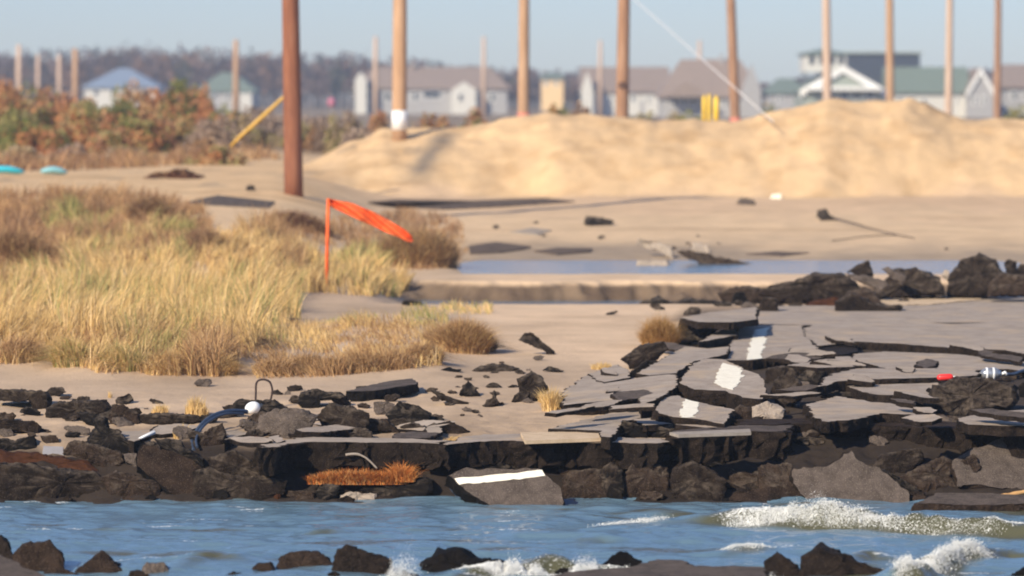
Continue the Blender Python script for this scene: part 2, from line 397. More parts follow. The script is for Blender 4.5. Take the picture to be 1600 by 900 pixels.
# ------------------------------------------------------------------ ground
def build_ground():
    u = np.concatenate([-np.geomspace(.16, 60, 40)[::-1][:-1], np.arange(-.16, .1601, .0008), np.geomspace(.16, 60, 40)[1:]])
    dr = np.concatenate([np.linspace(-150, 26, 16), np.arange(27, 37, .5), np.arange(37, 42, .025), np.arange(42, 66.5, .12), np.arange(66.5, 67.3, .03),
                         np.arange(67.3, 80, .12), np.arange(80, 118, .22), np.geomspace(118, 6000, 60)])
    U, Dd = np.meshgrid(u, dr)
    X = U*np.maximum(Dd, 30.)
    Zz = terrain(X, Dd)
    V = np.stack([X, Dd, Zz], -1).reshape(-1, 3)
    nr, nc = X.shape
    idx = np.arange(nr*nc).reshape(nr, nc)
    F = np.stack([idx[:-1, :-1], idx[:-1, 1:], idx[1:, 1:], idx[1:, :-1]], -1).reshape(-1, 4)
    p = 800+FPX*X/np.maximum(Dd, 20)
    n1 = fbm(X*.5, Dd*.2, 21); n2 = fbm(X*2., Dd*1.2, 22)
    dry = np.array([.70, .48, .262]); flat = np.array([.70, .50, .30]); grey = np.array([.54, .395, .262]); soil = np.array([.026, .019, .0145])
    wetc = np.array([.20, .15, .105]); scrub = np.array([.30, .225, .15])
    c = np.zeros(V.shape).reshape(nr, nc, 3)
    def lerp(c, b, f): f = np.clip(f, 0, 1)[..., None]; return c*(1-f)+b*f
    c[:] = grey
    c = lerp(c, np.array([.70, .505, .325]), ss(700, 780, p)*ss(46, 50, Dd+n1*3)); c = lerp(c, flat, ss(62, 85, Dd))
    c = lerp(c, np.array([.66, .46, .28]), ss(88, 98, Dd+6*n1))
    dm = np.maximum(ss(100.5, 102.5, Dd+n1*2)*ss(440, 560, p), ss(78, 90, Dd+n1*6)*(1-ss(470, 640, p)))
    c = lerp(c, dry, dm)
    c = lerp(c, wetc, ss(560, 690, p)*(1-ss(.40, .56, Zz))*ss(60, 62, Dd)*(Dd < 69))
    c = lerp(c, np.array([.125, .086, .058]), ss(560, 690, p)*ss(65.6, 66.4, Dd)*(1-ss(.66, .76, Zz+.05*n2))*(Dd < 69)*(.95+.35*n2))
    c = lerp(c, np.array([.30, .235, .17]), ss(690, 770, p)*ss(69, 70.5, Dd)*(1-ss(77, 84, Dd+n1*4))*.8)
    # rubble bed and broken road bed: dark soil
    bank = 1-ss(38.9, 39.5, Dd+.5*n2)
    c = lerp(c, soil, bank)
    lb = (1-ss(40.0, 41.6, Dd+1.6*n2+.8*n1))*.35
    c = lerp(c, soil*2.2, lb*(1-ss(700, 820, p)))
    c = lerp(c, soil*1.3, ss(1040, 1100, p+30*n2)*(1-ss(58, 63, Dd))*.95)  # road bed; its left end also paints the shade of the hollow
    c = lerp(c, scrub, ss(112, 122, Dd)*ss(480, 560, p)); c = lerp(c, scrub, ss(125, 150, Dd))
    # dark stains with a shape of their own
    st = np.exp(-(((p-668)/22-(Dd-104)*.45)**2))*ss(101.5, 103, Dd)*(1-ss(106.5, 107.6, Dd))
    c = lerp(c, np.array([.24, .19, .14]), st*.9*(n2*.6+.9))
    sp = (vn(X*1.1+5, Dd*.6, 31) > .37)*dm
    c = lerp(c, np.array([.30, .23, .16]), sp*.5*(p < 760))
    n3 = fbm(X*.18, Dd*.9, 23, 5); n4 = fbm(X*1.6, Dd*1.6, 26, 4)
    c = lerp(c, c*np.array([.78, .75, .72]), np.clip((n3-.22)*2.2, 0, .8)*ss(70, 80, Dd)*(Dd < 102))
    c = lerp(c, c*np.array([.84, .80, .75]), np.clip(n4*1.8, 0, 1)*dm)
    c = lerp(c, c*np.array([.80, .79, .78]), np.clip((fbm(X*.5, Dd*.5, 27, 4)-.05)*2, 0, .8)*(Dd > 39)*(Dd < 62))
    c = c*(1+.10*n2[..., None]+.08*n1[..., None])
    me = mesh_np('sand_ground', V, F, c.reshape(-1, 3), smooth=True)
    m = bpy.data.materials.new('sand'); t, b = nodes(m)
    a = t.nodes.new('ShaderNodeAttribute'); a.attribute_name = 'Col'; v = pos(t)
    g = ramp(t, noise_n(t, 60, 5, .7, v), [(.3, (.80, .80, .80)), (.7, (1.14, 1.14, 1.14))])
    g2 = ramp(t, noise_n(t, 1.3, 6, .65, v, .4), [(.3, (.86, .86, .87)), (.7, (1.08, 1.07, 1.06))])
    t.links.new(mixc(t, 1., mixc(t, 1., a.outputs['Color'], g, 'MULTIPLY'), g2, 'MULTIPLY'), b.inputs['Base Color'])
    b.inputs['Roughness'].default_value = .95; b.inputs['Specular IOR Level'].default_value = .15
    bn = t.nodes.new('ShaderNodeBump'); bn.inputs['Strength'].default_value = .5; bn.inputs['Distance'].default_value = .04
    t.links.new(noise_n(t, 9, 8, .7, v), bn.inputs['Height']); t.links.new(bn.outputs[0], b.inputs['Normal'])
    o = link('sand_ground', me, m); tag(o, kind='structure')
build_ground()

# ------------------------------------------------------------------ water
def water_mat(name, deep, rough=.06, bs=.25, foam=True):  # deep: base colour with the sky's reflected blue put in
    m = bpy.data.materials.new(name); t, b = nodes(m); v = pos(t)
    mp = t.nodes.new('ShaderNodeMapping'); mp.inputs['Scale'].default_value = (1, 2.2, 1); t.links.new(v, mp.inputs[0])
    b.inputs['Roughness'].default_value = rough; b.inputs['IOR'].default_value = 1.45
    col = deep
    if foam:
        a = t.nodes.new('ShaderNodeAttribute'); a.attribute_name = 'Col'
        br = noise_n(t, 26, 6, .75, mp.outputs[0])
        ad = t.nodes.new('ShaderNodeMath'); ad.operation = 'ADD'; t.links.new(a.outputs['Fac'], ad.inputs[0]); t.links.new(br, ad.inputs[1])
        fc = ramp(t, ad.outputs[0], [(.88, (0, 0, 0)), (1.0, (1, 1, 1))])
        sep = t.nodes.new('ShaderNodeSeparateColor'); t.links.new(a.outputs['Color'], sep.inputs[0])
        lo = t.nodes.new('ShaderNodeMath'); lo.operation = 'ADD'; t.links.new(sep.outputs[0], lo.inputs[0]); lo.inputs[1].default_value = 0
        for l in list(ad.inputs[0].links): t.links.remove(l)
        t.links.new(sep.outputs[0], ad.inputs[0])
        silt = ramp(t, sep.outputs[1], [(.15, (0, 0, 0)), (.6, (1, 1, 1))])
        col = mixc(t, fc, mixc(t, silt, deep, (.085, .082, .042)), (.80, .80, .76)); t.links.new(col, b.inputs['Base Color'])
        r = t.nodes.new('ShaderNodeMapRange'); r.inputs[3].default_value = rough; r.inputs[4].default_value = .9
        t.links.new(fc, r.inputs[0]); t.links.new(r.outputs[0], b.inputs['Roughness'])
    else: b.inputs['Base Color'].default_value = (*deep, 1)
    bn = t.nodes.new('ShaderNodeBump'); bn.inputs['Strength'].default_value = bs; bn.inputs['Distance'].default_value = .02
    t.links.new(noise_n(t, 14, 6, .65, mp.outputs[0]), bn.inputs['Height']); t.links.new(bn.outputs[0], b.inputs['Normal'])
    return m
def seg_dist(X, Y, pts):
    """distance to a polyline, and the parameter (0..1) along it"""
    best = np.full(X.shape, 1e9); par = np.zeros(X.shape); side = np.zeros(X.shape); n = len(pts)-1
    for i in range(n):
        ax, ay = pts[i]; bx, by = pts[i+1]; L2 = (bx-ax)**2+(by-ay)**2
        t = np.clip(((X-ax)*(bx-ax)+(Y-ay)*(by-ay))/L2, 0, 1)
        qx = ax+t*(bx-ax); qy = ay+t*(by-ay); dd = np.hypot(X-qx, Y-qy)
        m = dd < best; best = np.where(m, dd, best); par = np.where(m, (i+t)/n, par); side = np.where(m, Y-qy, side)
    return best, par, side
def wl(px, py): p = Z0(px, py, .03); return (p.x, p.y)
RIDGES = [([wl(880, 818), wl(1060, 815), wl(1170, 815), wl(1300, 818), wl(1450, 824), wl(1640, 832)], .17, .17, [0, .35, .9, 1, .9, .85]),
          ([wl(1425, 905), wl(1470, 884), wl(1520, 866), wl(1580, 862), wl(1660, 868)], .13, .14, [.9, 1, .9, .6, .4]),
          ([wl(720, 902), wl(780, 890), wl(860, 884), wl(960, 886), wl(1060, 892)], .10, .16, [.6, 1, 1, .6, .2]),
          ([wl(440, 832), wl(510, 828), wl(580, 831)], .05, .13, [0, 1, 0]),
          ([wl(1120, 862), wl(1170, 856), wl(1215, 852)], .05, .12, [.3, 1, .3]),
          ([wl(270, 885), wl(330, 870), wl(420, 878)], .06, .16, [.3, 1, .2]),
          ([wl(1310, 880), wl(1360, 868), wl(1430, 876)], .06, .14, [.3, 1, .2]),
          ([wl(860, 845), wl(940, 838), wl(1010, 840)], .035, .13, [.3, 1, .2])]
def wave(X, Y):
    z = .066*fbm(X*.8+.25*Y, Y*1.9+.35*fbm(X*.7, Y*.7, 45), 41, 3) + .034*fbm(X*2.2+Y, Y*5.5, 42, 3)
    for pts, h, wd, env in RIDGES:
        d, p, s = seg_dist(X+.09*fbm(X*2, Y*2, 44), Y+.09*fbm(X*2.5, Y*2, 43), pts)
        e = np.interp(p, np.linspace(0, 1, len(env)), env)
        w = np.where(s > 0, wd*1.7, wd*.75)
        z = z + h*e*np.exp(-(d/w)**2)*(1+.5*fbm(X*3, Y*3, 46))
    return z
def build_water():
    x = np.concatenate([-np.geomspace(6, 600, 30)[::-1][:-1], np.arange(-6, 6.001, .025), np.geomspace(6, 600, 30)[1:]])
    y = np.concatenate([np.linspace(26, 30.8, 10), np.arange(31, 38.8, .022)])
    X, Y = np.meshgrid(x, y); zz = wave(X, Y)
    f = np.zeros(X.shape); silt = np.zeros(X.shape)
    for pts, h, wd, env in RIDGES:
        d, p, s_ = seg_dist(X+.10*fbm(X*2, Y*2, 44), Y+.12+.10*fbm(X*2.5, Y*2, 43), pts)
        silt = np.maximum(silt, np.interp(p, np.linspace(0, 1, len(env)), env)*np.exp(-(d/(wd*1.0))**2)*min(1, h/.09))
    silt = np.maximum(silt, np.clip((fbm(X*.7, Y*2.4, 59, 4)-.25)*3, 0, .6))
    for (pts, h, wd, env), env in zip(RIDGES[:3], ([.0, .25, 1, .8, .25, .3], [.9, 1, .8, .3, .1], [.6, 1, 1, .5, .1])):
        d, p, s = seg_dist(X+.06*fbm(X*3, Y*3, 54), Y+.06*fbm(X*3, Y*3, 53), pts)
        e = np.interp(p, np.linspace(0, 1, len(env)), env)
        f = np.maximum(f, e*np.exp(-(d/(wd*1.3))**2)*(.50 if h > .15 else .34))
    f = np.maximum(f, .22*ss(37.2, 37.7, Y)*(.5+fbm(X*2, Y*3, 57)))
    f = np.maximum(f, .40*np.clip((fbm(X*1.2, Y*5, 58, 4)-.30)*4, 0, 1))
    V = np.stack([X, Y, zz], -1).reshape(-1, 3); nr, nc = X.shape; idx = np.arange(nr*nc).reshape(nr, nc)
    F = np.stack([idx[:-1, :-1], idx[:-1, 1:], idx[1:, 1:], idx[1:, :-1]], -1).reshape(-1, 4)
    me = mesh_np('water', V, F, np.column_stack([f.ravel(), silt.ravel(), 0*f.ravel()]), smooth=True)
    tag(link('water', me, water_mat('inlet_water', (.112, .185, .238), .05, .55)), kind='structure')  # blue base stands in for sky mirrored in the ripples
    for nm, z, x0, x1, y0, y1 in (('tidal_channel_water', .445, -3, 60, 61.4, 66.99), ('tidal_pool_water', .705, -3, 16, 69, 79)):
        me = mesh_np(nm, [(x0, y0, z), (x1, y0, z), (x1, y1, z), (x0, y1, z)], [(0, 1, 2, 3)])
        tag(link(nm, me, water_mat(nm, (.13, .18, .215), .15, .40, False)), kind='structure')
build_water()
M['foam'] = plain('white_foam', (.84, .84, .80), .9, 0, .05)
_t = M['foam'].node_tree; _tr = _t.nodes.new('ShaderNodeBsdfTranslucent'); _tr.inputs[0].default_value = (.9, .9, .86, 1); _mx = _t.nodes.new('ShaderNodeMixShader'); _mx.inputs[0].default_value = .15
_t.links.new(_t.nodes['Principled BSDF'].outputs[0], _mx.inputs[1]); _t.links.new(_tr.outputs[0], _mx.inputs[2]); _t.links.new(_mx.outputs[0], _t.nodes['Material Output'].inputs[0])
def ico_template():
    bm = bmesh.new(); bmesh.ops.create_icosphere(bm, subdivisions=1, radius=1)
    V = np.array([v.co[:] for v in bm.verts]); F = np.array([[v.index for v in f.verts] for f in bm.faces]); bm.free(); return V, F
IV, IF = ico_template()
def blobs(name, C, Rr, mat, **tags):
    n = len(C); sc = rng.uniform(.7, 1.3, (n, 1, 3))
    V = (IV[None]*Rr[:, None, None]*sc + C[:, None, :]).reshape(-1, 3)
    F = (IF[None]+(np.arange(n)*len(IV))[:, None, None]).reshape(-1, 3)
    return tag(link(name, mesh_np(name, V, F, smooth=True), mat), **tags)
def foam_on(pts, n, spread, up, r, env, seed, name='sea_foam'):
    n = int(n*3.0)
    pts = np.array(pts); t = rng.uniform(0, 1, n); keep = rng.uniform(0, 1, n) < np.interp(t, np.linspace(0, 1, len(env)), env); t = t[keep]; n = len(t)
    k = t*(len(pts)-1); i = np.minimum(k.astype(int), len(pts)-2); f = (k-i)[:, None]
    P = pts[i]*(1-f)+pts[i+1]*f
    P = P+rng.normal(0, 1, (n, 2))*np.array([.05, spread])+np.array([0, -.02])
    e = np.interp(t, np.linspace(0, 1, len(env)), env)
    cl = .5+fbm(P[:, 0]*5, t*0+seed, seed, 3)
    z = wave(P[:, 0], P[:, 1])+np.abs(rng.normal(0, 1, n))*up*e*np.clip(.5+(cl-.5)*1.9, .05, 1.6)
    C = np.column_stack([P, z]); Rr = .29*r*rng.lognormal(0, .5, n)*np.where(z-wave(P[:, 0], P[:, 1]) > up, .45, 1)
    blobs(name, C, Rr, M['foam'], kind='stuff', label=None)
foam_on([wl(1140, 818), wl(1230, 817), wl(1330, 820), wl(1420, 824), wl(1510, 828)], 12160, .055, .045, .0075, [.3, 1, .75, .12, .05], 61)
foam_on([wl(930, 815), wl(1000, 813), wl(1040, 813)], 1120, .06, .03, .007, [.3, 1, .2], 62)
foam_on([wl(1440, 826), wl(1540, 829), wl(1610, 826)], 1920, .05, .025, .007, [.15, .4, .6], 65)
foam_on([wl(1405, 905), wl(1455, 889), wl(1505, 871), wl(1540, 868)], 7040, .07, .07, .0075, [1, 1, .7, .15], 63)
foam_on([wl(725, 892), wl(790, 893), wl(850, 893), wl(910, 890), wl(970, 888)], 13440, .10, .10, .0075, [.4, 1, 1, .7, .3], 64)
foam_on([wl(590, 905), wl(620, 898), wl(645, 905)], 2240, .08, .20, .0055, [.6, 1, .6], 66)
foam_on([wl(1130, 858), wl(1165, 855), wl(1200, 853)], 832, .04, .02, .007, [.4, 1, .4], 67)
foam_on([wl(1170, 892), wl(1200, 890)], 512, .05, .05, .006, [1, .5], 68)

# ------------------------------------------------------------------ broken shoreline: slabs and chunks
L = 'shoreline rubble'
def rk(label, k, pts, mat='dark', **kw): kw.setdefault('group', L); return rock(label, k, pts, mat, **kw)
# left bank
rk('long thin dark slab edge at far left just above the beach', 'A', [(-30, 178), (120, 185), (280, 195), (302, 225), (296, 292), (190, 296), (178, 242), (-30, 242)], 'dark', lean=.3, depth=.7)
rk('flat topped dark slab beside the beach right of the far left edge slab', 'A', [(262, 350), (270, 290), (330, 255), (480, 248), (620, 245), (657, 290), (640, 322), (500, 347), (400, 342)], 'dark', lean=.4, depth=.7)
rk('grey brown chunk between two low slabs below the beach at left', 'A', [(630, 350), (660, 288), (720, 272), (800, 310), (830, 390), (650, 378)], 'brown')
rk('low dark slab edge behind the straw tufts at left', 'A', [(800, 335), (960, 318), (1160, 335), (1210, 368), (1050, 384), (830, 392)], 'dark', lean=.4)
rk('small dark ledge at the left frame edge with sand on it', 'A', [(-30, 358), (200, 368), (246, 400), (240, 445), (190, 432), (-30, 430)], 'dark', lean=.3)
rk('dark block at the left frame edge beneath the sandy ledge', 'A', [(-30, 468), (100, 478), (200, 452), (218, 530), (100, 545), (-30, 545)], 'dark2')
rk('rounded brown chunk beside the pale block at left', 'A', [(368, 562), (400, 498), (440, 480), (510, 488), (525, 578), (400, 570)], 'brown')
rk('upright dark lump tapering to a peak in left rubble', 'A', [(508, 500), (560, 400), (545, 350), (615, 335), (635, 400), (700, 440), (825, 540), (700, 558), (600, 545)], 'dark2', lean=.5)
slab('sand dusted slab lying behind the white stick', 'A', [(690, 380), (860, 388), (905, 432), (780, 488), (700, 450)], .50, .12, mats=('sandy', 'dark'))
rk('broken chunk in front of the peaked dark lump at left', 'A', [(503, 505), (600, 510), (700, 548), (735, 600), (690, 640), (600, 665), (520, 592)], 'brown', lean=.5)
rk('reddish brown peat ledge above the long left front slab', 'A', [(-30, 545), (180, 548), (350, 572), (520, 600), (585, 668), (560, 690), (300, 660), (-30, 630)], 'red', lean=.8, depth=.7, name='peat_ledge', cat='peat ledge')
rk('long dark front slab along the water at far left', 'A', [(-30, 612), (180, 616), (330, 640), (560, 655), (610, 700), (700, 730), (720, 798), (300, 806), (-30, 810)], 'dark', lean=.35, depth=.7)
rk('low reddish chunk at the waterline right of the far left front slab', 'A', [(590, 690), (690, 660), (790, 690), (930, 720), (945, 790), (800, 808), (640, 805)], 'brown')
facing('large brown slab tipped on its edge above the left waterline', 'A', [(798, 580), (850, 500), (930, 520), (1100, 592), (1205, 655), (1215, 800), (1020, 800), (940, 725), (812, 632)], .55, .15, .18, mats=('brown', 'dark2'))
rk('dark slab edge sloping down behind the tipped brown slab', 'A', [(895, 475), (1060, 478), (1085, 520), (1195, 592), (1205, 650), (1100, 595), (930, 515)], 'dark2')
rk('small chunk in the hollow left of the blue hose', 'A', [(730, 560), (800, 555), (830, 600), (800, 640), (735, 615)], 'mid')
rk('small flat chunk behind the pale block', 'A', [(230, 455), (330, 450), (350, 490), (260, 500)], 'brown')
# blue hose to middle
rk('brown chunk enclosed by the curve of the blue hose', 'B', [(48, 500), (60, 440), (120, 400), (185, 380), (205, 440), (200, 495), (100, 515)], 'brown')
slab('sandy topped slab right of the blue hose', 'B', [(165, 372), (370, 380), (355, 430), (210, 475), (190, 430)], .50, .14, mats=('sandy', 'dark'))
rk('dark lump behind the white buoy', 'B', [(225, 300), (270, 230), (330, 240), (370, 250), (480, 240), (560, 300), (450, 330), (300, 310)], 'dark2')
rk('large grey chunk with a dusty lit face right of the buoy', 'B', [(365, 445), (395, 335), (500, 290), (610, 285), (738, 338), (705, 400), (665, 475), (570, 478), (450, 435)], 'mid', lean=.7)
rk('wide dark slab right of the large grey chunk', 'B', [(715, 335), (800, 263), (950, 280), (1042, 320), (1032, 392), (985, 446), (850, 435), (760, 402)], 'dark', lean=.6)
rk('dark humped chunk on the sand above the wide dark slab', 'B', [(615, 265), (640, 200), (710, 178), (850, 198), (905, 222), (745, 242), (752, 292), (660, 292)], 'dark2')
slab('thin slab with a dark lifted edge below the straw bank', 'B', [(895, 195), (1000, 165), (1150, 130), (1290, 118), (1315, 150), (1170, 172), (1060, 190)], .70, .10, ay=.02, mats=('mid', 'dark2'))
rk('dark chunk under the thin lifted slab', 'B', [(1145, 320), (1220, 255), (1320, 270), (1400, 330), (1380, 390), (1300, 395), (1200, 360)], 'dark2')
rk('small square grey block standing among dark chunks', 'B', [(1060, 255), (1120, 245), (1192, 262), (1182, 322), (1080, 332)], 'mid', depth=.12)
rk('flat dark shard pointing right below the grey block', 'B', [(985, 446), (1040, 352), (1180, 388), (1228, 432), (1060, 428)], 'dark')
rk('reddish flat shard in front of the sandy slab', 'B', [(280, 495), (340, 455), (470, 470), (470, 495), (350, 515)], 'red')
slab('long thick slab undercut above the rust coloured roots', 'B', [(385, 505), (500, 478), (700, 462), (1000, 464), (1312, 470), (1470, 480), (1475, 500), (1300, 494), (1000, 490), (720, 490), (560, 502), (420, 525)], .525, .26, ay=.0, mats=('sandy', 'dark'), jit=.05)
rk('rounded dark end of the undercut slab', 'B', [(345, 610), (385, 535), (470, 520), (560, 560), (580, 690), (480, 690)], 'dark2', depth=.4)
rk('dark chunk below the curve of the hose at the waterline', 'B', [(95, 580), (250, 538), (345, 600), (425, 680), (400, 740), (200, 720), (110, 660)], 'dark')
rk('broad dark chunk at the waterline left of the cavity', 'B', [(-10, 650), (100, 640), (300, 700), (430, 690), (565, 722), (545, 800), (430, 835), (200, 830), (-10, 815)], 'dark')
rk('dark rock in the cavity under the rust roots', 'B', [(960, 745), (1050, 715), (1130, 705), (1312, 690), (1420, 720), (1400, 835), (1180, 838), (1000, 805)], 'dark2')
rk('small dark rock in the cavity shadow', 'B', [(720, 790), (760, 735), (870, 740), (860, 800), (760, 840)], 'dark2')
rk('sandy lump coloured dark for the overhang shade at the foot of the cavity left', 'B', [(545, 800), (570, 775), (720, 780), (715, 835), (600, 830)], 'brown', name='sand_lump', cat='sand lump')  # sand given a dark brown, the overhang's shade put into its colour
rk('tan sandy lump at the foot of the cavity right', 'B', [(870, 800), (920, 780), (1080, 795), (1090, 830), (950, 838), (860, 830)], 'sandy', name='sand_lump', cat='sand lump')
rk('rust orange clod at the waterline under the undercut slab', 'B', [(350, 790), (370, 742), (440, 745), (525, 790), (520, 818), (400, 815)], 'red', name='peat_clod', cat='peat clod')
# centre
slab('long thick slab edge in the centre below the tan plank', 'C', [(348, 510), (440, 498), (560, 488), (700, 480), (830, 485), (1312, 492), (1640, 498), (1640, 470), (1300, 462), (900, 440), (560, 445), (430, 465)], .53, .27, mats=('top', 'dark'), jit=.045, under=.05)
rk('dark broken lump under the centre slab edge', 'C', [(480, 650), (560, 590), (700, 580), (900, 590), (960, 640), (900, 665), (600, 660)], 'dark2')
facing('slab tipped towards the water with a white line along its top', 'C', [(375, 678), (480, 640), (920, 648), (1038, 760), (1036, 862), (660, 872), (540, 815), (440, 745)], .9, .05, .18, dz=-.55, stripe=[(412, 705), (700, 678), (925, 655), (940, 690), (700, 714), (440, 742)], mats=('mid', 'dark2'))
rk('squat brown rock right of the slab with the white line', 'C', [(1040, 835), (1042, 700), (1090, 652), (1260, 648), (1315, 690), (1318, 840)], 'brown')
rk('dark pointed chunk like a shark fin on the middle sand', 'C', [(438, 210), (490, 128), (530, 165), (572, 228), (500, 222)], 'dark2')
rk('small stepped chunk on the sand below the fin shaped one', 'C', [(583, 288), (600, 245), (635, 240), (648, 195), (662, 240), (682, 268), (640, 278)], 'dark')
rk('tall dark boulder beside the straw tuft at the road edge', 'C', [(738, 252), (790, 200), (776, 120), (862, 73), (932, 110), (965, 180), (905, 232), (840, 254)], 'dark')
rk('flat dark shard on the sand behind the fin shaped chunk', 'C', [(510, 78), (570, 42), (690, 30), (795, 62), (740, 80)], 'dark', lean=1.2)
rk('flat dark shard at the right foot of the straw bank', 'C', [(325, 72), (380, 52), (455, 70), (400, 80)], 'dark2', lean=1.)
rk('dark angular lump left of the bare sand basin', 'C', [(10, 335), (85, 248), (140, 258), (250, 328), (275, 372), (200, 394), (60, 374)], 'dark2')
rk('low dark chunk at the left rim of the sand basin', 'C', [(258, 398), (380, 368), (450, 398), (515, 432), (380, 444)], 'dark')
rk('small slanting shard on the sand left of the stepped chunk', 'C', [(270, 180), (330, 200), (420, 240), (520, 272), (420, 275), (330, 240)], 'dark', lean=1.)
rk('dark flat shard below the thin lifted slab', 'C', [(-60, 350), (20, 360), (100, 432), (-10, 438)], 'brown')
rk('low dark shard near the tall dark boulder', 'C', [(930, 70), (975, 45), (1050, 75), (1000, 82)], 'dark2', lean=1.)
rk('tiny dark shard between the boulder and the stepped chunk', 'C', [(720, 165), (770, 152), (790, 166), (740, 172)], 'dark2', lean=1.)
rk('small low shard behind the fin shaped chunk at right', 'C', [(590, 168), (640, 140), (690, 165), (640, 174)], 'dark', lean=1.)
# road edge, left part of the broken road
slab('broad sloping slab at the left edge of the broken road', 'F', [(345, 668), (350, 590), (480, 500), (560, 552), (700, 530), (820, 510), (960, 500), (960, 570), (880, 622), (775, 665), (742, 612), (600, 642)], .74, .20, ax=.11, jit=.03, under=.08)
slab('narrow slab above the broad sloping one', 'F', [(485, 498), (640, 448), (700, 480), (700, 520), (555, 545)], .74, .14, ax=.08)
slab('long flat slab right of the dark lump at the road edge', 'F', [(745, 495), (880, 420), (1000, 350), (1130, 362), (1240, 350), (1232, 392), (1050, 432), (955, 495), (810, 508)], .79, .16, ax=.02)
slab('low slab running down to the tan plank', 'F', [(270, 795), (560, 722), (720, 665), (870, 690), (820, 722), (665, 758), (610, 842), (550, 838), (545, 806)], .60, .12)
rk('dark lump on the road edge below the straw bale', 'F', [(655, 418), (760, 348), (880, 318), (915, 360), (855, 422), (720, 475)], 'dark')
rk('small dark lump between the road edge slabs', 'F', [(735, 470), (800, 420), (860, 430), (830, 460), (720, 520), (700, 500)], 'dark2')
slab('flat slab bridging the black hollow behind the straw bale', 'F', [(975, 195), (1150, 165), (1390, 138), (1395, 205), (1250, 220), (1080, 218)], .98, .09)
rk('added black lump standing for the shade in the hollow beside the straw bale', 'F', [(965, 345), (970, 230), (1100, 225), (1230, 228), (1180, 270), (1090, 325)], 'dark2', lean=1.2)  # black lump added so the hollow reads as shaded
slab('pointed slab tongue in front of the black hollow', 'F', [(1085, 325), (1180, 270), (1290, 222), (1275, 290), (1160, 312)], .80, .12)
rk('row of dark broken pieces beside the low slab', 'F', [(635, 845), (665, 748), (740, 770), (815, 800), (800, 848)], 'dark2', depth=.3)
rk('dark jagged piece left of the grey board', 'F', [(800, 848), (815, 790), (940, 768), (1090, 782), (1085, 802), (930, 838)], 'dark2', depth=.3)
rk('little upright shard at the tip of the broad slab', 'F', [(830, 690), (845, 620), (880, 690)], 'dark2', depth=.1)
slab('slab with a white line stub closest to the water', 'D', [(470, 322), (490, 228), (600, 218), (640, 240), (780, 268), (915, 300), (872, 384), (700, 352), (570, 342)], .70, .12, ay=.05, ax=-.02, stripe=[(640, 242), (725, 260), (692, 346), (608, 344)])
slab('tilted slab with the second white line stub', 'D', [(602, 135), (690, 30), (760, 0), (870, 8), (1000, 70), (1092, 110), (1112, 212), (1090, 238), (980, 228), (860, 188), (690, 182)], .84, .16, ay=.06, ax=-.02, stripe=[(852, 28), (972, 60), (962, 140), (912, 188), (822, 152)])
slab('thin lower layer under the first striped slab', 'D', [(340, 355), (470, 340), (700, 362), (830, 385), (820, 412), (700, 400), (560, 382), (400, 392)], .60, .07)
rk('pale angular block right of the first striped slab', 'D', [(1028, 345), (1030, 290), (1120, 248), (1224, 296), (1202, 364)], 'top', depth=.4, lean=.7)
rk('tiny pale pebble like chunk in front of the second striped slab', 'D', [(550, 205), (600, 178), (630, 190), (620, 222), (570, 218)], 'top', depth=.1)
rk('small brown chunk beneath the second striped slab', 'D', [(875, 240), (910, 215), (945, 225), (930, 275), (885, 270)], 'brown', depth=.15)
rk('dark chunk right of the second striped slab', 'D', [(1090, 150), (1120, 60), (1230, 40), (1290, 60), (1330, 140), (1300, 230), (1180, 240), (1100, 210)], 'dark', d=45.2)
rk('brown lump under the pale angular block', 'D', [(900, 330), (960, 270), (1030, 300), (1030, 390), (900, 400)], 'brown')
slab('dark pavement edge under the grey board', 'D', [(600, 446), (1020, 428), (1240, 425), (1240, 392), (1020, 388), (700, 412), (560, 436)], .60, .34, mats=('mid', 'dark'), jit=.055, under=.04)
rk('block shaped brown rock at the waterline in the centre', 'D', [(245, 725), (335, 600), (420, 588), (545, 640), (555, 720), (540, 780), (440, 800), (300, 790)], 'brown', lean=.5)
rk('dark rock between two brown blocks at the centre waterline', 'D', [(555, 720), (560, 645), (680, 598), (800, 655), (885, 720), (870, 838), (640, 840), (560, 800)], 'dark')
rk('small dark rock left of the block shaped brown rock', 'D', [(140, 650), (200, 600), (258, 640), (245, 830), (160, 835), (140, 760)], 'dark')
rk('dark jumble under the grey board', 'D', [(560, 600), (640, 520), (900, 620), (900, 660), (800, 655), (690, 600)], 'dark2')
facing('low brown slab at the waterline below the dark pavement edge', 'D', [(905, 838), (935, 790), (1100, 765), (1290, 748), (1330, 770), (1400, 845)], 1.0, 0., .14, mats=('brown', 'dark'))
rk('sloping brown shelf above the low waterline slab', 'D', [(905, 790), (900, 640), (1000, 690), (1200, 618), (1300, 690), (1300, 750), (1100, 770)], 'brown', lean=1.2)
rk('rough dark rock between the block shaped rock and the squat rock', 'C', [(1250, 690), (1320, 640), (1400, 660), (1400, 830), (1300, 840)], 'dark2')
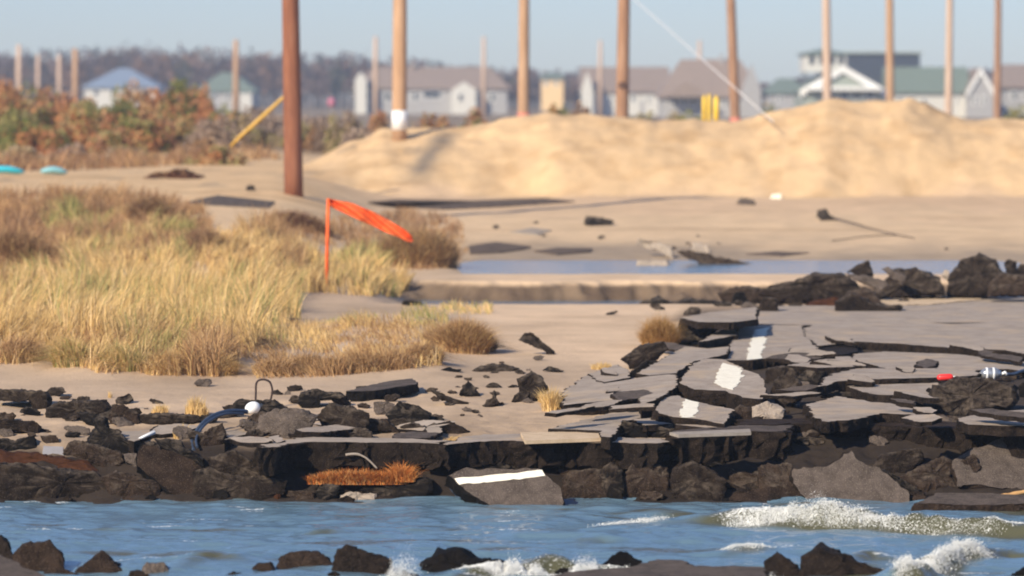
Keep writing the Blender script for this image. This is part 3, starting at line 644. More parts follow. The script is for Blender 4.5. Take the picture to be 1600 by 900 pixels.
# right side
facing('big pale triangular slab tipped up at the right waterline', 'E', [(142, 650), (330, 640), (420, 590), (490, 543), (530, 590), (640, 630), (760, 720), (835, 785), (842, 840), (700, 870), (300, 885), (180, 785)], .75, .0, .2, mats=('mid', 'dark'))
facing('large slab leaning at the right frame edge above the driftwood', 'E', [(1080, 605), (1160, 540), (1300, 500), (1400, 438), (1540, 470), (1540, 775), (1250, 745), (1110, 750)], 1.0, .1, .3, mats=('mid', 'brown'))
rk('brown slab corner between the triangular slab and right edge slab', 'E', [(755, 705), (850, 655), (1050, 568), (1085, 600), (1075, 690), (1115, 755), (900, 785)], 'brown', lean=1.0)
rk('dark knob at the left end of the right edge slab', 'E', [(1075, 640), (1110, 600), (1200, 560), (1250, 640), (1210, 730), (1110, 758)], 'brown', lean=.3, depth=.3)
rk('dark lower rock left of the triangular slab', 'E', [(-60, 640), (0, 615), (140, 615), (165, 700), (265, 835), (100, 845), (-60, 800)], 'brown', lean=.8)
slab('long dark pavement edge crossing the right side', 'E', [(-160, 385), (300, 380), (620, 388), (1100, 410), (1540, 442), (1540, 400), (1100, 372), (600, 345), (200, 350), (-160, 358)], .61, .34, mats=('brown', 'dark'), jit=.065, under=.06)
rk('rock wedged under the dark pavement edge', 'E', [(600, 640), (660, 560), (780, 550), (900, 520), (920, 600), (760, 700), (660, 690)], 'dark')
rk('low dark wedge under the pavement edge at far right', 'E', [(1240, 520), (1300, 470), (1420, 440), (1400, 480), (1300, 505)], 'dark2')
slab('flat brown shelf at the right waterline behind the driftwood', 'E', [(860, 848), (1000, 790), (1250, 790), (1540, 800), (1540, 850), (1200, 858)], .10, .16, ay=.12, mats=('mid', 'brown'))
rk('narrow rock in the gap right of the triangular slab', 'E', [(640, 640), (760, 690), (900, 780), (860, 820), (760, 760)], 'dark2')
slab('small flat slab left of the cracked pavement sheets', 'E', [(108, 40), (340, 2), (520, 5), (505, 48), (300, 55)], .80, .10)
slab('wide cracked pavement sheet left of the red float', 'E', [(280, 172), (370, 92), (520, 58), (980, 58), (1240, 72), (1225, 100), (980, 112), (560, 122), (420, 134)], .80, .10, jit=.03)
slab('thin pavement sheet in front of the red float', 'E', [(422, 148), (720, 150), (990, 140), (1010, 190), (930, 218), (640, 212), (540, 192)], .74, .10)
slab('long low pavement sheet right of the dark hose', 'E', [(228, 268), (410, 220), (620, 255), (925, 290), (905, 332), (640, 322), (560, 347), (360, 372), (270, 345)], .70, .11, jit=.03)
rk('wide dark heap of crumbled asphalt below the red float', 'E', [(900, 300), (960, 170), (1100, 112), (1300, 112), (1460, 168), (1468, 252), (1440, 288), (1200, 330), (1000, 345)], 'dark', lean=1.2, depth=1.2, rough=1.6)
slab('pale pavement sheet at the right frame edge above the dark edge', 'E', [(1112, 350), (1240, 328), (1330, 312), (1540, 298), (1540, 398), (1300, 392), (1160, 387)], .70, .10)
rk('dark chunk at the right frame edge beside the metal wreckage', 'E', [(1460, 170), (1500, 130), (1540, 130), (1540, 230), (1480, 230)], 'dark2')
rk('dark chunk beside the coiled dark hose', 'E', [(10, 230), (40, 120), (130, 80), (200, 150), (200, 240), (110, 290)], 'dark', lean=.8)
rk('dark low chunk left of the wide cracked sheet', 'E', [(170, 110), (230, 70), (340, 80), (300, 150), (200, 160)], 'dark2', lean=.8)
rk('flat dark chunk under the thin pavement sheet', 'E', [(300, 225), (420, 195), (640, 228), (900, 240), (880, 265), (620, 250), (420, 238)], 'dark2', lean=1.)
slab('road slab carrying the farthest white line', 'G', [(55, 510), (80, 398), (180, 382), (400, 385), (408, 430), (470, 492), (330, 532), (150, 548), (20, 548)], .74, .13, stripe=[(176, 406), (240, 396), (206, 542), (140, 547)], jit=.025)
slab('broad pavement sheet at right behind the red float', 'G', [(415, 400), (450, 382), (850, 362), (1100, 378), (1480, 366), (1480, 530), (1350, 500), (1130, 492), (840, 470), (640, 460), (480, 482), (410, 432)], .73, .10, jit=.025)
slab('pavement sheet behind the metal wreckage', 'G', [(640, 520), (780, 508), (1130, 520), (1480, 560), (1480, 600), (1350, 590), (1100, 600), (800, 590), (640, 545)], .70, .09, jit=.025)
slab('narrow pavement strip left of the metal wreckage', 'G', [(330, 575), (450, 535), (620, 530), (650, 545), (560, 580)], .70, .09)
slab('dark overturned slab in the crack of the road', 'G', [(460, 520), (520, 480), (640, 478), (660, 505), (600, 522)], .70, .08, mats=('dark', 'dark2'))
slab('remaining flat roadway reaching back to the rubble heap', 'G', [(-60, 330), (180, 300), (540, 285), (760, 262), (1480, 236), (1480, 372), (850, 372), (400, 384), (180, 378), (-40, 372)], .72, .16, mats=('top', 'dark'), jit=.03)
slab('sand drift lying on the flat roadway', 'G', [(752, 274), (800, 256), (1000, 248), (1230, 246), (1240, 262), (1000, 285), (800, 290)], .735, .01, mats=('plank', 'plank'), name='sand_drift', cat='sand drift', group=None)
# far rubble heap on the road
HP = 'rubble heap across the road'
def hp(label, pts, mat='dark', k='G', **kw): return rock(label, k, pts, mat, HP, **kw)
hp('upright asphalt stub standing alone on the flat roadway', [(180, 378), (184, 312), (220, 253), (282, 258), (292, 374)], 'dark', depth=.35, d=58.5, lean=.1)
hp('rust brown rock left of the square dark block', [(385, 328), (430, 280), (560, 250), (600, 280), (560, 322)], 'red', d=60)
hp('square dark block in front of the rubble heap', [(548, 352), (550, 272), (610, 240), (640, 232), (740, 290), (870, 293), (878, 350)], 'dark', d=58.5, lean=.15, depth=.6)
hp('rust topped lump behind the square dark block', [(560, 290), (620, 222), (690, 205), (740, 232), (780, 285), (700, 300)], 'brown', d=60)
hp('long low mound forming the left of the rubble heap', [(190, 240), (300, 190), (420, 160), (490, 133), (600, 150), (720, 235), (700, 280), (500, 262), (340, 284), (220, 262)], 'dark', d=61.5, rough=1.6)
hp('small spike of asphalt on the rubble heap', [(615, 135), (660, 100), (712, 78), (732, 145), (680, 155)], 'dark', d=62.5)
hp('pale slab lying tilted on the rubble heap', [(598, 140), (700, 150), (792, 175), (804, 202), (762, 222), (690, 190)], 'mid', d=61.2, depth=.3)
hp('narrow pale slab leaning beside the tilted pale one', [(775, 122), (800, 108), (892, 160), (872, 192), (830, 170)], 'mid', d=61.3, depth=.25)
hp('dark mass in the middle of the rubble heap', [(730, 240), (790, 180), (835, 120), (930, 114), (1050, 168), (1075, 240), (880, 250), (760, 262)], 'dark', d=61.8, rough=1.5)
hp('big rounded boulder topping the rubble heap', [(1075, 240), (1095, 150), (1150, 72), (1230, 52), (1312, 80), (1345, 140), (1330, 238), (1180, 244)], 'dark', d=61.8, rough=1.3)
hp('grey brown rock right of the big rounded boulder', [(1265, 238), (1280, 180), (1340, 140), (1420, 145), (1500, 160), (1500, 236)], 'brown', d=61)
hp('little block on the skyline right of the big boulder', [(1345, 90), (1365, 76), (1405, 84), (1410, 150), (1360, 150)], 'dark', d=63)
hp('far right end boulder of the rubble heap', [(1400, 150), (1420, 100), (1500, 90), (1500, 170)], 'dark', d=63)
hp('dark triangular chunk behind the upright stub', [(55, 305), (88, 232), (122, 228), (165, 296)], 'dark2', d=62.5)
hp('brown bank of rubble left of the mound', [(0, 240), (60, 212), (130, 195), (220, 215), (260, 265), (150, 285), (20, 270)], 'brown', d=63, rough=1.5)
hp('tiny pale chunk against the pool left of the big boulder', [(1052, 155), (1070, 125), (1088, 130), (1090, 165)], 'sandy', d=62.6, depth=.15)
hp('low dark ridge of debris at the edge of the channel', [(395, 182), (530, 128), (620, 135), (665, 155), (700, 195), (550, 196)], 'dark', 'F', d=63)
hp('dark debris behind the straw bale', [(715, 140), (790, 105), (860, 88), (925, 112), (1000, 95), (1100, 100), (1245, 112), (1250, 150), (1000, 165), (800, 165)], 'dark2', 'F', d=64)
hp('small dark shard standing in the channel', [(690, 190), (720, 145), (770, 150), (760, 195)], 'brown', 'F', d=63.2)

CR = 'crumbs of asphalt'
nb = 0
for zone, n, lab in ((((20, 612), (330, 625), (700, 600), (760, 640), (700, 672), (380, 678), (30, 690)), 46, 'thumb sized dark crumb of asphalt strewn on the sand of the left rubble'),
                     (((700, 575), (860, 560), (860, 600), (800, 660), (700, 650)), 22, 'little dark crumb of asphalt on the bare sand in the centre'),
                     (((1010, 640), (1180, 560), (1250, 600), (1240, 650), (1150, 672), (1020, 672)), 9, 'small dark crumb of asphalt fallen in the gaps of the striped slabs'),
                     (((1250, 600), (1590, 590), (1590, 650), (1250, 660)), 22, 'small dark crumb of asphalt lying on the cracked sheets at right'),
                     (((0, 772), (700, 778), (1500, 776), (1500, 790), (700, 792), (0, 786)), 46, 'small wet stone at the foot of the rubble along the waterline')):
    xs_ = [p[0] for p in zone]; ys_ = [p[1] for p in zone]; k = 0
    while k < n:
        x, y = random.uniform(min(xs_), max(xs_)), random.uniform(min(ys_), max(ys_))
        ins = False
        for i in range(len(zone)):
            (xa, ya), (xb, yb) = zone[i], zone[(i+1) % len(zone)]
            if (ya > y) != (yb > y) and x < (xb-xa)*(y-ya)/(yb-ya)+xa: ins = not ins
        if not ins: continue
        k += 1; r = random.uniform(3, 8)*(1.8 if 'wet' in lab else 1); a0 = random.uniform(0, 6)
        pts = [(x+r*random.uniform(.6, 1.2)*math.cos(a0+j*1.05)*1.25, y-r*.5+r*random.uniform(.5, 1.1)*math.sin(a0+j*1.05)*.62) for j in range(6)]
        rock(lab, 'P', pts, random.choice(['dark', 'dark', 'brown', 'mid' if 'wet' not in lab else 'dark2']), CR, name='wet_stone' if 'wet' in lab else 'asphalt_crumb', cat='stone' if 'wet' in lab else 'asphalt crumb', lean=.8)

for zone, n, r0, r1, lab, nm, ct in ((((735, 345), (900, 335), (1590, 320), (1590, 398), (1200, 402), (735, 402)), 10, 2., 4.5, 'small scrap of dark debris strewn on the far sand around the upper pool', 'debris_scrap', 'debris'),
                     (((-10, 640), (300, 650), (700, 655), (720, 690), (380, 690), (180, 715), (-10, 700)), 46, 9, 20, 'middling dark asphalt chunk packed among the bigger pieces of the left rubble', 'asphalt_chunk', 'asphalt chunk'),
                     (((60, 612), (380, 600), (640, 612), (680, 640), (300, 650), (60, 640)), 24, 7, 15, 'middling dark asphalt chunk along the back edge of the left rubble', 'asphalt_chunk', 'asphalt chunk'),
                     (((700, 735), (1240, 735), (1240, 782), (700, 782)), 18, 8, 18, 'middling dark chunk wedged under the front slabs at the centre waterline', 'asphalt_chunk', 'asphalt chunk'),
                     (((905, 478), (1200, 470), (1590, 455), (1590, 470), (1200, 490), (905, 496)), 20, 6, 14, 'middling dark chunk along the foot of the rubble heap across the road', 'asphalt_chunk', 'asphalt chunk'),
                     (((1180, 665), (1590, 660), (1590, 690), (1180, 700)), 22, 8, 20, 'middling dark chunk crumbling out of the pavement edge at right', 'asphalt_chunk', 'asphalt chunk')):
    xs_ = [p[0] for p in zone]; ys_ = [p[1] for p in zone]; k = 0
    while k < n:
        x, y = random.uniform(min(xs_), max(xs_)), random.uniform(min(ys_), max(ys_))
        ins = False
        for i in range(len(zone)):
            (xa, ya), (xb, yb) = zone[i], zone[(i+1) % len(zone)]
            if (ya > y) != (yb > y) and x < (xb-xa)*(y-ya)/(yb-ya)+xa: ins = not ins
        if not ins: continue
        k += 1; r = random.uniform(r0, r1); a0 = random.uniform(0, 6); fl = random.uniform(.4, .75); tl = random.uniform(-.25, .25)
        pts = []
        for j in range(7):
            u = r*random.uniform(.65, 1.2)*math.cos(a0+j*.9)*1.35; v_ = r*random.uniform(.6, 1.15)*math.sin(a0+j*.9)*fl+tl*u
            pts.append((x+u, y-r*.4+v_))
        rock(lab, 'P', pts, random.choice(['dark', 'dark', 'brown', 'dark2', 'mid']), CR, name=nm, cat=ct, lean=random.uniform(.4, 1.3))
def flakes(zone, n, lab, zr):
    xs_ = [p[0] for p in zone]; ys_ = [p[1] for p in zone]; k = 0
    while k < n:
        x, y = random.uniform(min(xs_), max(xs_)), random.uniform(min(ys_), max(ys_)); ins = False
        for i in range(len(zone)):
            (xa, ya), (xb, yb) = zone[i], zone[(i+1) % len(zone)]
            if (ya > y) != (yb > y) and x < (xb-xa)*(y-ya)/(yb-ya)+xa: ins = not ins
        if not ins: continue
        k += 1; w_ = random.uniform(14, 52); h_ = random.uniform(2.5, 7); a0 = random.uniform(0, 6); sk = random.uniform(-.15, .15)
        pts = [(x+w_*random.uniform(.45, 1.25)*math.cos(a0+j*.8)+.8*h_*math.sin(a0+j*.8), y+h_*random.uniform(.5, 1.3)*math.sin(a0+j*.8)+sk*w_*math.cos(a0+j*.8)) for j in range(8)]
        slab(lab, 'P', pts, random.uniform(*zr), random.uniform(.03, .06), ax=random.uniform(-.12, .12), ay=random.uniform(-.02, .20), mats=(random.choice(['top', 'top', 'mid', 'sandy']), 'dark'), group='loose flakes of road surface', name='asphalt_flake', cat='asphalt flake', jit=.02)
flakes(((1200, 545), (1300, 525), (1590, 540), (1590, 650), (1330, 655), (1200, 650)), 18, 'thin loose flake of road surface lying on the cracked sheets at right', (.775, .83))
flakes(((900, 600), (1010, 540), (1090, 530), (1040, 600), (980, 650), (880, 660)), 7, 'thin loose flake of road surface lying among the slabs at the left road edge', (.72, .80))
flakes(((120, 640), (420, 640), (700, 665), (640, 688), (300, 690)), 14, 'thin dusty flake of road surface lying in the left rubble', (.52, .58))

# foreground rocks in the water
FG = 'rocks along the bottom of the picture'
def fg(label, k, pts, mat='dark', d=32.1, **kw): 
    mx = sum(p[0] for p in pts)/len(pts); pts = [(mx+(u-mx)*1.08, v if v > 400 else 400+(v-400)*1.12) for u, v in pts]
    return rock(label, k, pts, mat, FG, d=d, name='wet_rock', cat='rock', **kw)
fg('dark rock cut off by the lower left corner', 'H', [(-60, 250), (0, 235), (40, 270), (55, 325), (50, 440), (-60, 440)], 'dark', d=32.4)
fg('broad flat topped rock second from the lower left corner', 'H', [(58, 320), (100, 270), (160, 265), (222, 258), (272, 310), (284, 440), (120, 460), (60, 440)], 'brown', d=32.3)
slab('dark slab with a pale chipped edge in the lower left corner', 'H', [(-60, 262), (0, 300), (130, 372), (205, 398), (230, 470), (-60, 470)], .16, .16, ay=.10, mats=('mid', 'dark'), group=FG)
fg('low wet rock between the flat topped and the pyramid rock', 'H', [(200, 372), (300, 375), (345, 388), (350, 450), (200, 450)], 'brown', d=32.1)
fg('pyramid shaped rock left of the small pale one', 'H', [(335, 450), (345, 380), (420, 330), (460, 298), (520, 352), (590, 405), (600, 450)], 'brown', d=32.2)
fg('small pale crumbly rock at the bottom edge', 'H', [(630, 450), (640, 372), (660, 350), (730, 352), (775, 402), (790, 450)], 'mid', d=32.1)
fg('small dark rock left of the blocky one at the bottom', 'H', [(1080, 440), (1095, 395), (1150, 350), (1212, 343), (1228, 392), (1230, 440)], 'brown', d=32.2)
fg('blocky dark rock left of the pitted one', 'H', [(1225, 440), (1232, 390), (1258, 320), (1300, 304), (1420, 304), (1485, 350), (1490, 440)], 'brown', d=32.3)
fg('pitted tall rock beside the spray', 'I', [(40, 440), (50, 400), (80, 300), (122, 273), (165, 290), (302, 330), (325, 440)], 'dark', d=32.0)
fg('long jagged rock left of the white surf', 'I', [(420, 450), (445, 400), (470, 350), (540, 300), (600, 286), (642, 290), (690, 322), (862, 370), (930, 450)], 'dark2', d=32.0, rough=1.6)
fg('little pointed rock in front of the white surf', 'I', [(920, 440), (940, 395), (992, 368), (1014, 400), (1020, 440)], 'dark2', d=31.9)
slab('sandy flat slab at the bottom edge right of the surf', 'I', [(1020, 398), (1130, 378), (1280, 368), (1420, 352), (1500, 326), (1610, 330), (1680, 355), (1980, 358), (2000, 440), (1100, 460)], .10, .2, ay=.02, mats=('mid', 'dark'), group=FG, jit=.03)
fg('small dark chunk sitting on the sandy flat slab', 'I', [(1265, 355), (1290, 335), (1322, 308), (1362, 302), (1428, 345), (1410, 368), (1320, 362)], 'dark2', d=32.4)
fg('thin dark ledge along the left of the sandy flat slab', 'I', [(1030, 402), (1080, 370), (1140, 362), (1280, 355), (1400, 352), (1400, 364), (1200, 380)], 'dark2', d=32.2, depth=.15)
fg('dark rock at the right end of the sandy flat slab', 'J', [(440, 440), (445, 385), (452, 338), (500, 303), (582, 360), (620, 440)], 'dark', d=32.0)
fg('large dark wedge rock at bottom right with a long sloping back', 'J', [(600, 440), (612, 395), (620, 320), (690, 272), (762, 300), (872, 350), (1040, 398), (1080, 440)], 'dark', d=31.9)
fg('low dark rock filling the gap right of the pyramid rock', 'H', [(560, 450), (580, 385), (620, 378), (660, 392), (680, 450)], 'dark', d=31.9)
fg('low dark rock left of the small bottom one by the blocky rock', 'H', [(985, 450), (1000, 400), (1050, 385), (1110, 396), (1120, 450)], 'dark', d=31.8)
fg('low wet rock between the blocky and the pitted rock', 'H', [(1440, 450), (1450, 395), (1490, 380), (1530, 400), (1540, 450)], 'dark', d=31.8)
fg('low dark rock between the pitted rock and the jagged one', 'I', [(300, 450), (330, 395), (380, 384), (450, 400), (460, 450)], 'dark2', d=31.7)
fg('low rock in front of the large dark wedge at bottom right', 'J', [(1000, 450), (1030, 398), (1090, 390), (1150, 402), (1170, 450)], 'dark', d=31.7)
fg('rock just showing in the lower right corner', 'J', [(1530, 440), (1550, 395), (1600, 362), (1660, 380), (1660, 440)], 'dark2', d=31.9)

# pieces lying on the far sand
FS = 'debris on the far sand'
def fs(label, pts, mat='dark', k='K', **kw): return rock(label, k, pts, mat, FS, lean=1.0, name='debris_piece', cat='debris', **kw)
fs('dark wedge lying alone on the far sand', [(618, 205), (628, 168), (680, 172), (755, 190), (745, 212), (660, 212)], 'dark2', depth=.6)
fs('pale broken board by the upper pool', [(860, 300), (870, 272), (960, 285), (1020, 312), (1030, 360), (1005, 352), (940, 320)], 'sandy', depth=.4)
fs('pale flat piece at the edge of the upper pool', [(852, 400), (860, 368), (1000, 370), (1010, 392), (950, 418)], 'sandy', depth=.6)
fs('pale tipped block with a dark underside by the upper pool', [(1098, 325), (1120, 285), (1180, 300), (1195, 332), (1150, 335)], 'sandy', depth=.4)
fs('dark low heap under the pale tipped block', [(1040, 330), (1090, 318), (1180, 340), (1300, 370), (1410, 392), (1350, 410), (1200, 395), (1080, 350)], 'brown', depth=.6)
fs('small dark block near the foot of the dune', [(1310, 108), (1325, 86), (1385, 90), (1398, 112), (1350, 118)], 'mid', depth=.5)
fs('dark lump with trailing sticks on the far sand', [(448, 205), (450, 165), (500, 160), (520, 200), (575, 222), (480, 228)], 'dark', depth=.5, k='G') if False else None
rock('dark lump with trailing sticks on the right far sand', 'P', [(1276, 338), (1277, 328), (1290, 325), (1297, 336), (1308, 343), (1284, 345)], 'dark', FS, lean=1., name='debris_piece', cat='debris', depth=.4)
rock('bleached twisted scrap at the dune foot', 'P', [(1203, 311), (1207, 303), (1219, 303), (1222, 311)], 'line', FS, name='debris_piece', cat='debris', depth=.2)
rock('flat dark slab on the grey sand behind the low straw bank', 'P', [(627, 475), (632, 469), (658, 471), (661, 476), (640, 478)], 'dark2', FS, name='debris_piece', cat='debris', depth=.5)
rock('small dark stone left of the flagged stake on sand', 'P', [(446, 504), (450, 497), (466, 498), (469, 505)], 'dark', FS, name='debris_piece', cat='debris', depth=.3)
rock('smallest dark stone beside the tall yellow grass', 'P', [(404, 494), (408, 489), (418, 490), (422, 495)], 'dark', FS, name='debris_piece', cat='debris', depth=.3)
rock('grey lump on pale sand left of the red brown pole', 'P', [(384, 298), (387, 289), (397, 290), (399, 298)], 'dark', FS, name='debris_piece', cat='debris', depth=.3)
def sheet(label, pts, z=.03, mat='peat', cat='dark peat patch', name='peat_patch', th=.05):
    P3 = []
    for x, y in resample(pts, 14):
        d = hit(x, y); v = D(x, y, d); v.z += z; P3.append(v)
    n = len(P3); c = sum(P3, Vector())/n
    V = P3+[v-Vector((0, 0, th)) for v in P3]+[c+Vector((0, 0, .02))]
    F = [(i, (i+1) % n, n+(i+1) % n, n+i) for i in range(n)]+[(2*n, (i+1) % n, i) for i in range(n)]
    me = bpy.data.meshes.new(name); me.from_pydata([tuple(v) for v in V], [], F); me.update()
    o = link(name, me, M[mat]); origin_to(o, c); return tag(o, label, cat, 'dark patches on the far sand')
sheet('long dark peat streak on the sand below the dune', [(575, 318), (620, 313), (740, 315), (850, 311), (898, 316), (840, 320), (760, 325), (690, 328), (620, 325)])
sheet('dark streak beside the upper pool at its left end', [(735, 398), (732, 386), (775, 380), (830, 387), (815, 391), (780, 396)])
sheet('thin dark streak above the upper pool', [(835, 394), (870, 389), (925, 390), (922, 395), (870, 399)])
sheet('pale bleached streak on the sand left of the dark wedge', [(795, 364), (830, 357), (862, 361), (840, 368)], .02, 'sandy', 'pale shell patch', 'shell_patch')
sheet('faint grey streak above the right end of the upper pool', [(1165, 398), (1210, 394), (1265, 396), (1220, 401)], .02)
sheet('small grey peat streak left of the red brown pole', [(285, 318), (340, 306), (430, 316), (420, 326), (340, 322)], .02, 'mid')
rock('short dark log stump lying on the middle sand', 'F', [(103, 312), (140, 270), (180, 273), (240, 330), (302, 386), (280, 397), (240, 372), (180, 347)], 'dark', 'debris on the far sand', name='log_stump', cat='log', depth=.25, lean=.9)
t_ = [D(1292, 340, hit(1292, 342)), D(1330, 350, hit(1330, 353)), D(1380, 364, hit(1380, 366)), D(1428, 374, hit(1428, 376))]
tag(tube('stick', curve_pts([p+Vector((0, 0, .03)) for p in t_]), [.018]*9+[.012]*10, M['rust']), 'long thin stick trailing from the dark lump on right far sand', 'stick', FS)
t_ = [D(1300, 378, hit(1300, 379)), D(1360, 371, hit(1360, 372)), D(1405, 369, hit(1405, 370))]
tag(tube('stick', curve_pts([p+Vector((0, 0, .03)) for p in t_]), .011, M['rust']), 'shorter stick crossing the long one on right far sand', 'stick', FS)

# ------------------------------------------------------------------ litter: planks, hose, buoy, float ...
def board(label, k, pts, z0, thick, mat, name='plank', cat='plank', ay=0.):
    pp = R(k, pts); c = Z0(sum(p[0] for p in pp)/len(pp), sum(p[1] for p in pp)/len(pp), z0)
    o, n, cc = plate(name, [plane_pt(p[0], p[1], z0, c.x, c.y, 0, ay) for p in pp], thick, [M[mat], M[mat]], clean=True)
    origin_to(o, cc); return tag(o, label, cat)
board('tan timber plank lying on the slab edge in the centre', 'C', [(800, 432), (1262, 428), (1272, 466), (826, 482)], .575, .035, 'plank')
board('thin grey weathered board along the broken road edge', 'D', [(548, 432), (1018, 412), (1026, 432), (600, 447)], .66, .03, 'greyplank')
def at_ground(k, u, v, up=0.): 
    p = R(k, [(u, v)])[0]; return p
hp_ = R('B', [(10, 545), (0, 490), (20, 440), (70, 375), (140, 330), (220, 310), (320, 312)])
base = hit(hp_[0][0], hp_[0][1])
tag(tube('hose', curve_pts([D(x, y, base+i*.25) for i, (x, y) in enumerate(hp_)], 8), .024, M['hose'], seg=12), 'dark blue hose arching out of left rubble to the white buoy', 'hose')
hp2 = R('B', [(30, 520), (25, 470), (60, 405), (120, 355), (200, 325), (300, 325)])
tag(tube('hose', curve_pts([D(x, y, base-.05+i*.25) for i, (x, y) in enumerate(hp2)], 8), .014, M['hose'], seg=10), 'thinner grey strand running beside the thick dark blue hose', 'hose')
hp3 = R('E', [(165, 285), (180, 240), (215, 205), (280, 180), (420, 172), (520, 190)])
b3 = hit(hp3[0][0], hp3[0][1])
tag(tube('hose', curve_pts([D(x, y, b3+i*.3) for i, (x, y) in enumerate(hp3)], 8), .03, M['hose'], seg=10), 'dark hose curling between the pavement sheets at right', 'hose')
hp4 = R('C', [(375, 730), (410, 780), (470, 840), (520, 850)])
b4 = hit(hp4[0][0], 784)
tag(tube('hose', curve_pts([D(x, y, b4-.12) for i, (x, y) in enumerate(hp4)], 6), .018, M['hose'], seg=8), 'short blue pipe poking into the water by the striped slab', 'pipe')
def ellipsoid(name, c, r, mat, parent=None, rot=(0, 0, 0), seg=20):
    bm = bmesh.new(); bmesh.ops.create_uvsphere(bm, u_segments=seg, v_segments=12, radius=1)
    for v in bm.verts: v.co = Vector((v.co.x*r[0], v.co.y*r[1], v.co.z*r[2]))
    me = bpy.data.meshes.new(name); bm.to_mesh(me); bm.free()
    for p in me.polygons: p.use_smooth = True
    o = link(name, me, mat, parent); o.location = c; o.rotation_euler = rot; return o
bx, by = R('B', [(355, 290)])[0]; bd = hit(bx, by+14)
bo = ellipsoid('buoy', D(bx, by, bd), (.085, .075, .068), M['white'], rot=(0, -.3, .2)); tag(bo, 'white oval buoy lying in left rubble at the hose end', 'buoy')
tube('buoy_eye', [(.08, 0, 0), (.105, 0, .012), (.115, 0, 0), (.105, 0, -.012), (.08, 0, 0)], .008, M['hose'], bo, seg=6)
wr = R('B', [(372, 262), (374, 200), (376, 150), (392, 128), (425, 124), (455, 138), (468, 170), (470, 200), (460, 245)])
wd_ = hit(wr[0][0], wr[0][1]+8)
tag(tube('bent_rebar', curve_pts([D(x, y, wd_) for x, y in wr], 5), .012, M['rust'], seg=8), 'bent steel rod forming an arch behind the white buoy', 'steel rod')
s0, s1 = R('A', [(775, 495), (905, 432)]); sdp = hit(s0[0], s0[1]+6)
tag(tube('white_stick', [D(*s0, sdp-.05), D((s0[0]*.6+s1[0]*.4), s0[1]*.6+s1[1]*.4-1, sdp), D(*s1, sdp+.05)], [.012, .026, .04], M['white'], flat=.6), 'white plastic stick leaning in the left rubble', 'stick')
pb = R('A', [(252, 508), (372, 520), (372, 572), (252, 568)]); pd = hit(pb[2][0], pb[2][1])
o, n_, c_ = plate('pale_block', [D(pb[0][0], pb[0][1], pd+.12), D(pb[1][0], pb[1][1], pd+.12), D(pb[2][0], pb[2][1], pd), D(pb[3][0], pb[3][1], pd)], .08, [plain('pale_foam_plastic', (.26, .245, .25), .8)]*2, jit=.008, down=Vector((0, 1, -1)))
origin_to(o, c_); tag(o, 'pale grey foam block half buried in the left rubble', 'foam block')
fx = R('E', [(990, 112), (1086, 108)]); fd = hit(fx[0][0], fx[0][1]+5)-.3
p0 = Z0(*fx[0], .845); fd = p0.y; p1 = D(*fx[1], fd)
fl = tube('float', [p0, p0.lerp(p1, .06), p0.lerp(p1, .2), p0.lerp(p1, .8), p0.lerp(p1, .94), p1], [.012, .028, .037, .037, .028, .012], M['red_plastic'], seg=14)
tag(fl, 'small red cylindrical float on the pavement sheet at right', 'float')
tube('float_cap', [p1, p1+Vector((.022, 0, .002))], [.012, .009], M['white'], fl, seg=8)
# metal wreckage
wx = R('E', [(1300, 125)])[0]; wdp = hit(wx[0], wx[1])-.25; W0 = D(wx[0], wx[1], wdp)
wk = empty('metal_wreckage', W0); tag(wk, 'scuffed grey metal machine part with white ends beside the red float', 'machine part')
tube('housing', [(-.10, 0, .06), (-.06, 0, .07), (.06, 0, .075), (.12, 0, .06)], [.045, .065, .07, .05], M['steel'], wk, seg=12)
for sx in (-.05, .03): tube('band', [(sx, 0, .07), (sx+.025, 0, .07)], .078, M['white'], wk, seg=14)
tube('shaft', [(-.16, -.01, .085), (-.10, 0, .065)], .018, M['white'], wk); tube('shaft', [(.12, 0, .06), (.18, -.01, .09), (.20, -.01, .06)], .018, M['white'], wk)
tube('base_rail', [(-.12, -.03, .005), (.14, -.03, .0)], .014, M['rust'], wk); tube('base_rail', [(-.10, .05, .005), (.15, .05, .0)], .014, M['rust'], wk)
tube('fuel_tap', [(-.13, -.03, .0), (-.12, -.03, .05)], .014, M['yellow'], wk)
tag(tube('cable', curve_pts([W0+Vector((.17, 0, .07)), W0+Vector((.30, .2, .05)), W0+Vector((.5, .6, .07)), W0+Vector((.8, 1.0, .05))], 6), .02, M['hose']), 'dark cable leading right from the metal machine part', 'cable')
dw = R('E', [(1130, 878), (1200, 838), (1340, 812), (1420, 800), (1540, 775)]); dd0 = 37.25
tag(tube('driftwood', curve_pts([D(x, y, dd0+.06*i) for i, (x, y) in enumerate(dw)], 6), [.018+.018*min(1, i/8)+.004*math.sin(i*1.7) for i in range(25)], M['drift'], seg=10, flat=.7), 'orange brown driftwood pole slanting into the water at lower right', 'driftwood')
dw2 = R('E', [(1210, 862), (1300, 842), (1380, 822), (1450, 822)])
tag(tube('driftwood', curve_pts([D(x, y, dd0+.02+.05*i) for i, (x, y) in enumerate(dw2)], 5), .016, M['drift'], seg=8), 'thin driftwood branch lying under the thick orange brown one', 'driftwood')
rt = R('B', [(900, 565), (960, 560), (1005, 575), (1040, 600), (1085, 645)]); rd0 = 38.38
tag(tube('root', curve_pts([D(x, y, rd0) for x, y in rt], 5), [.014]*8+[.01]*13, M['greyplank'], seg=8), 'pale bare root hanging over the undercut slab edge', 'root')

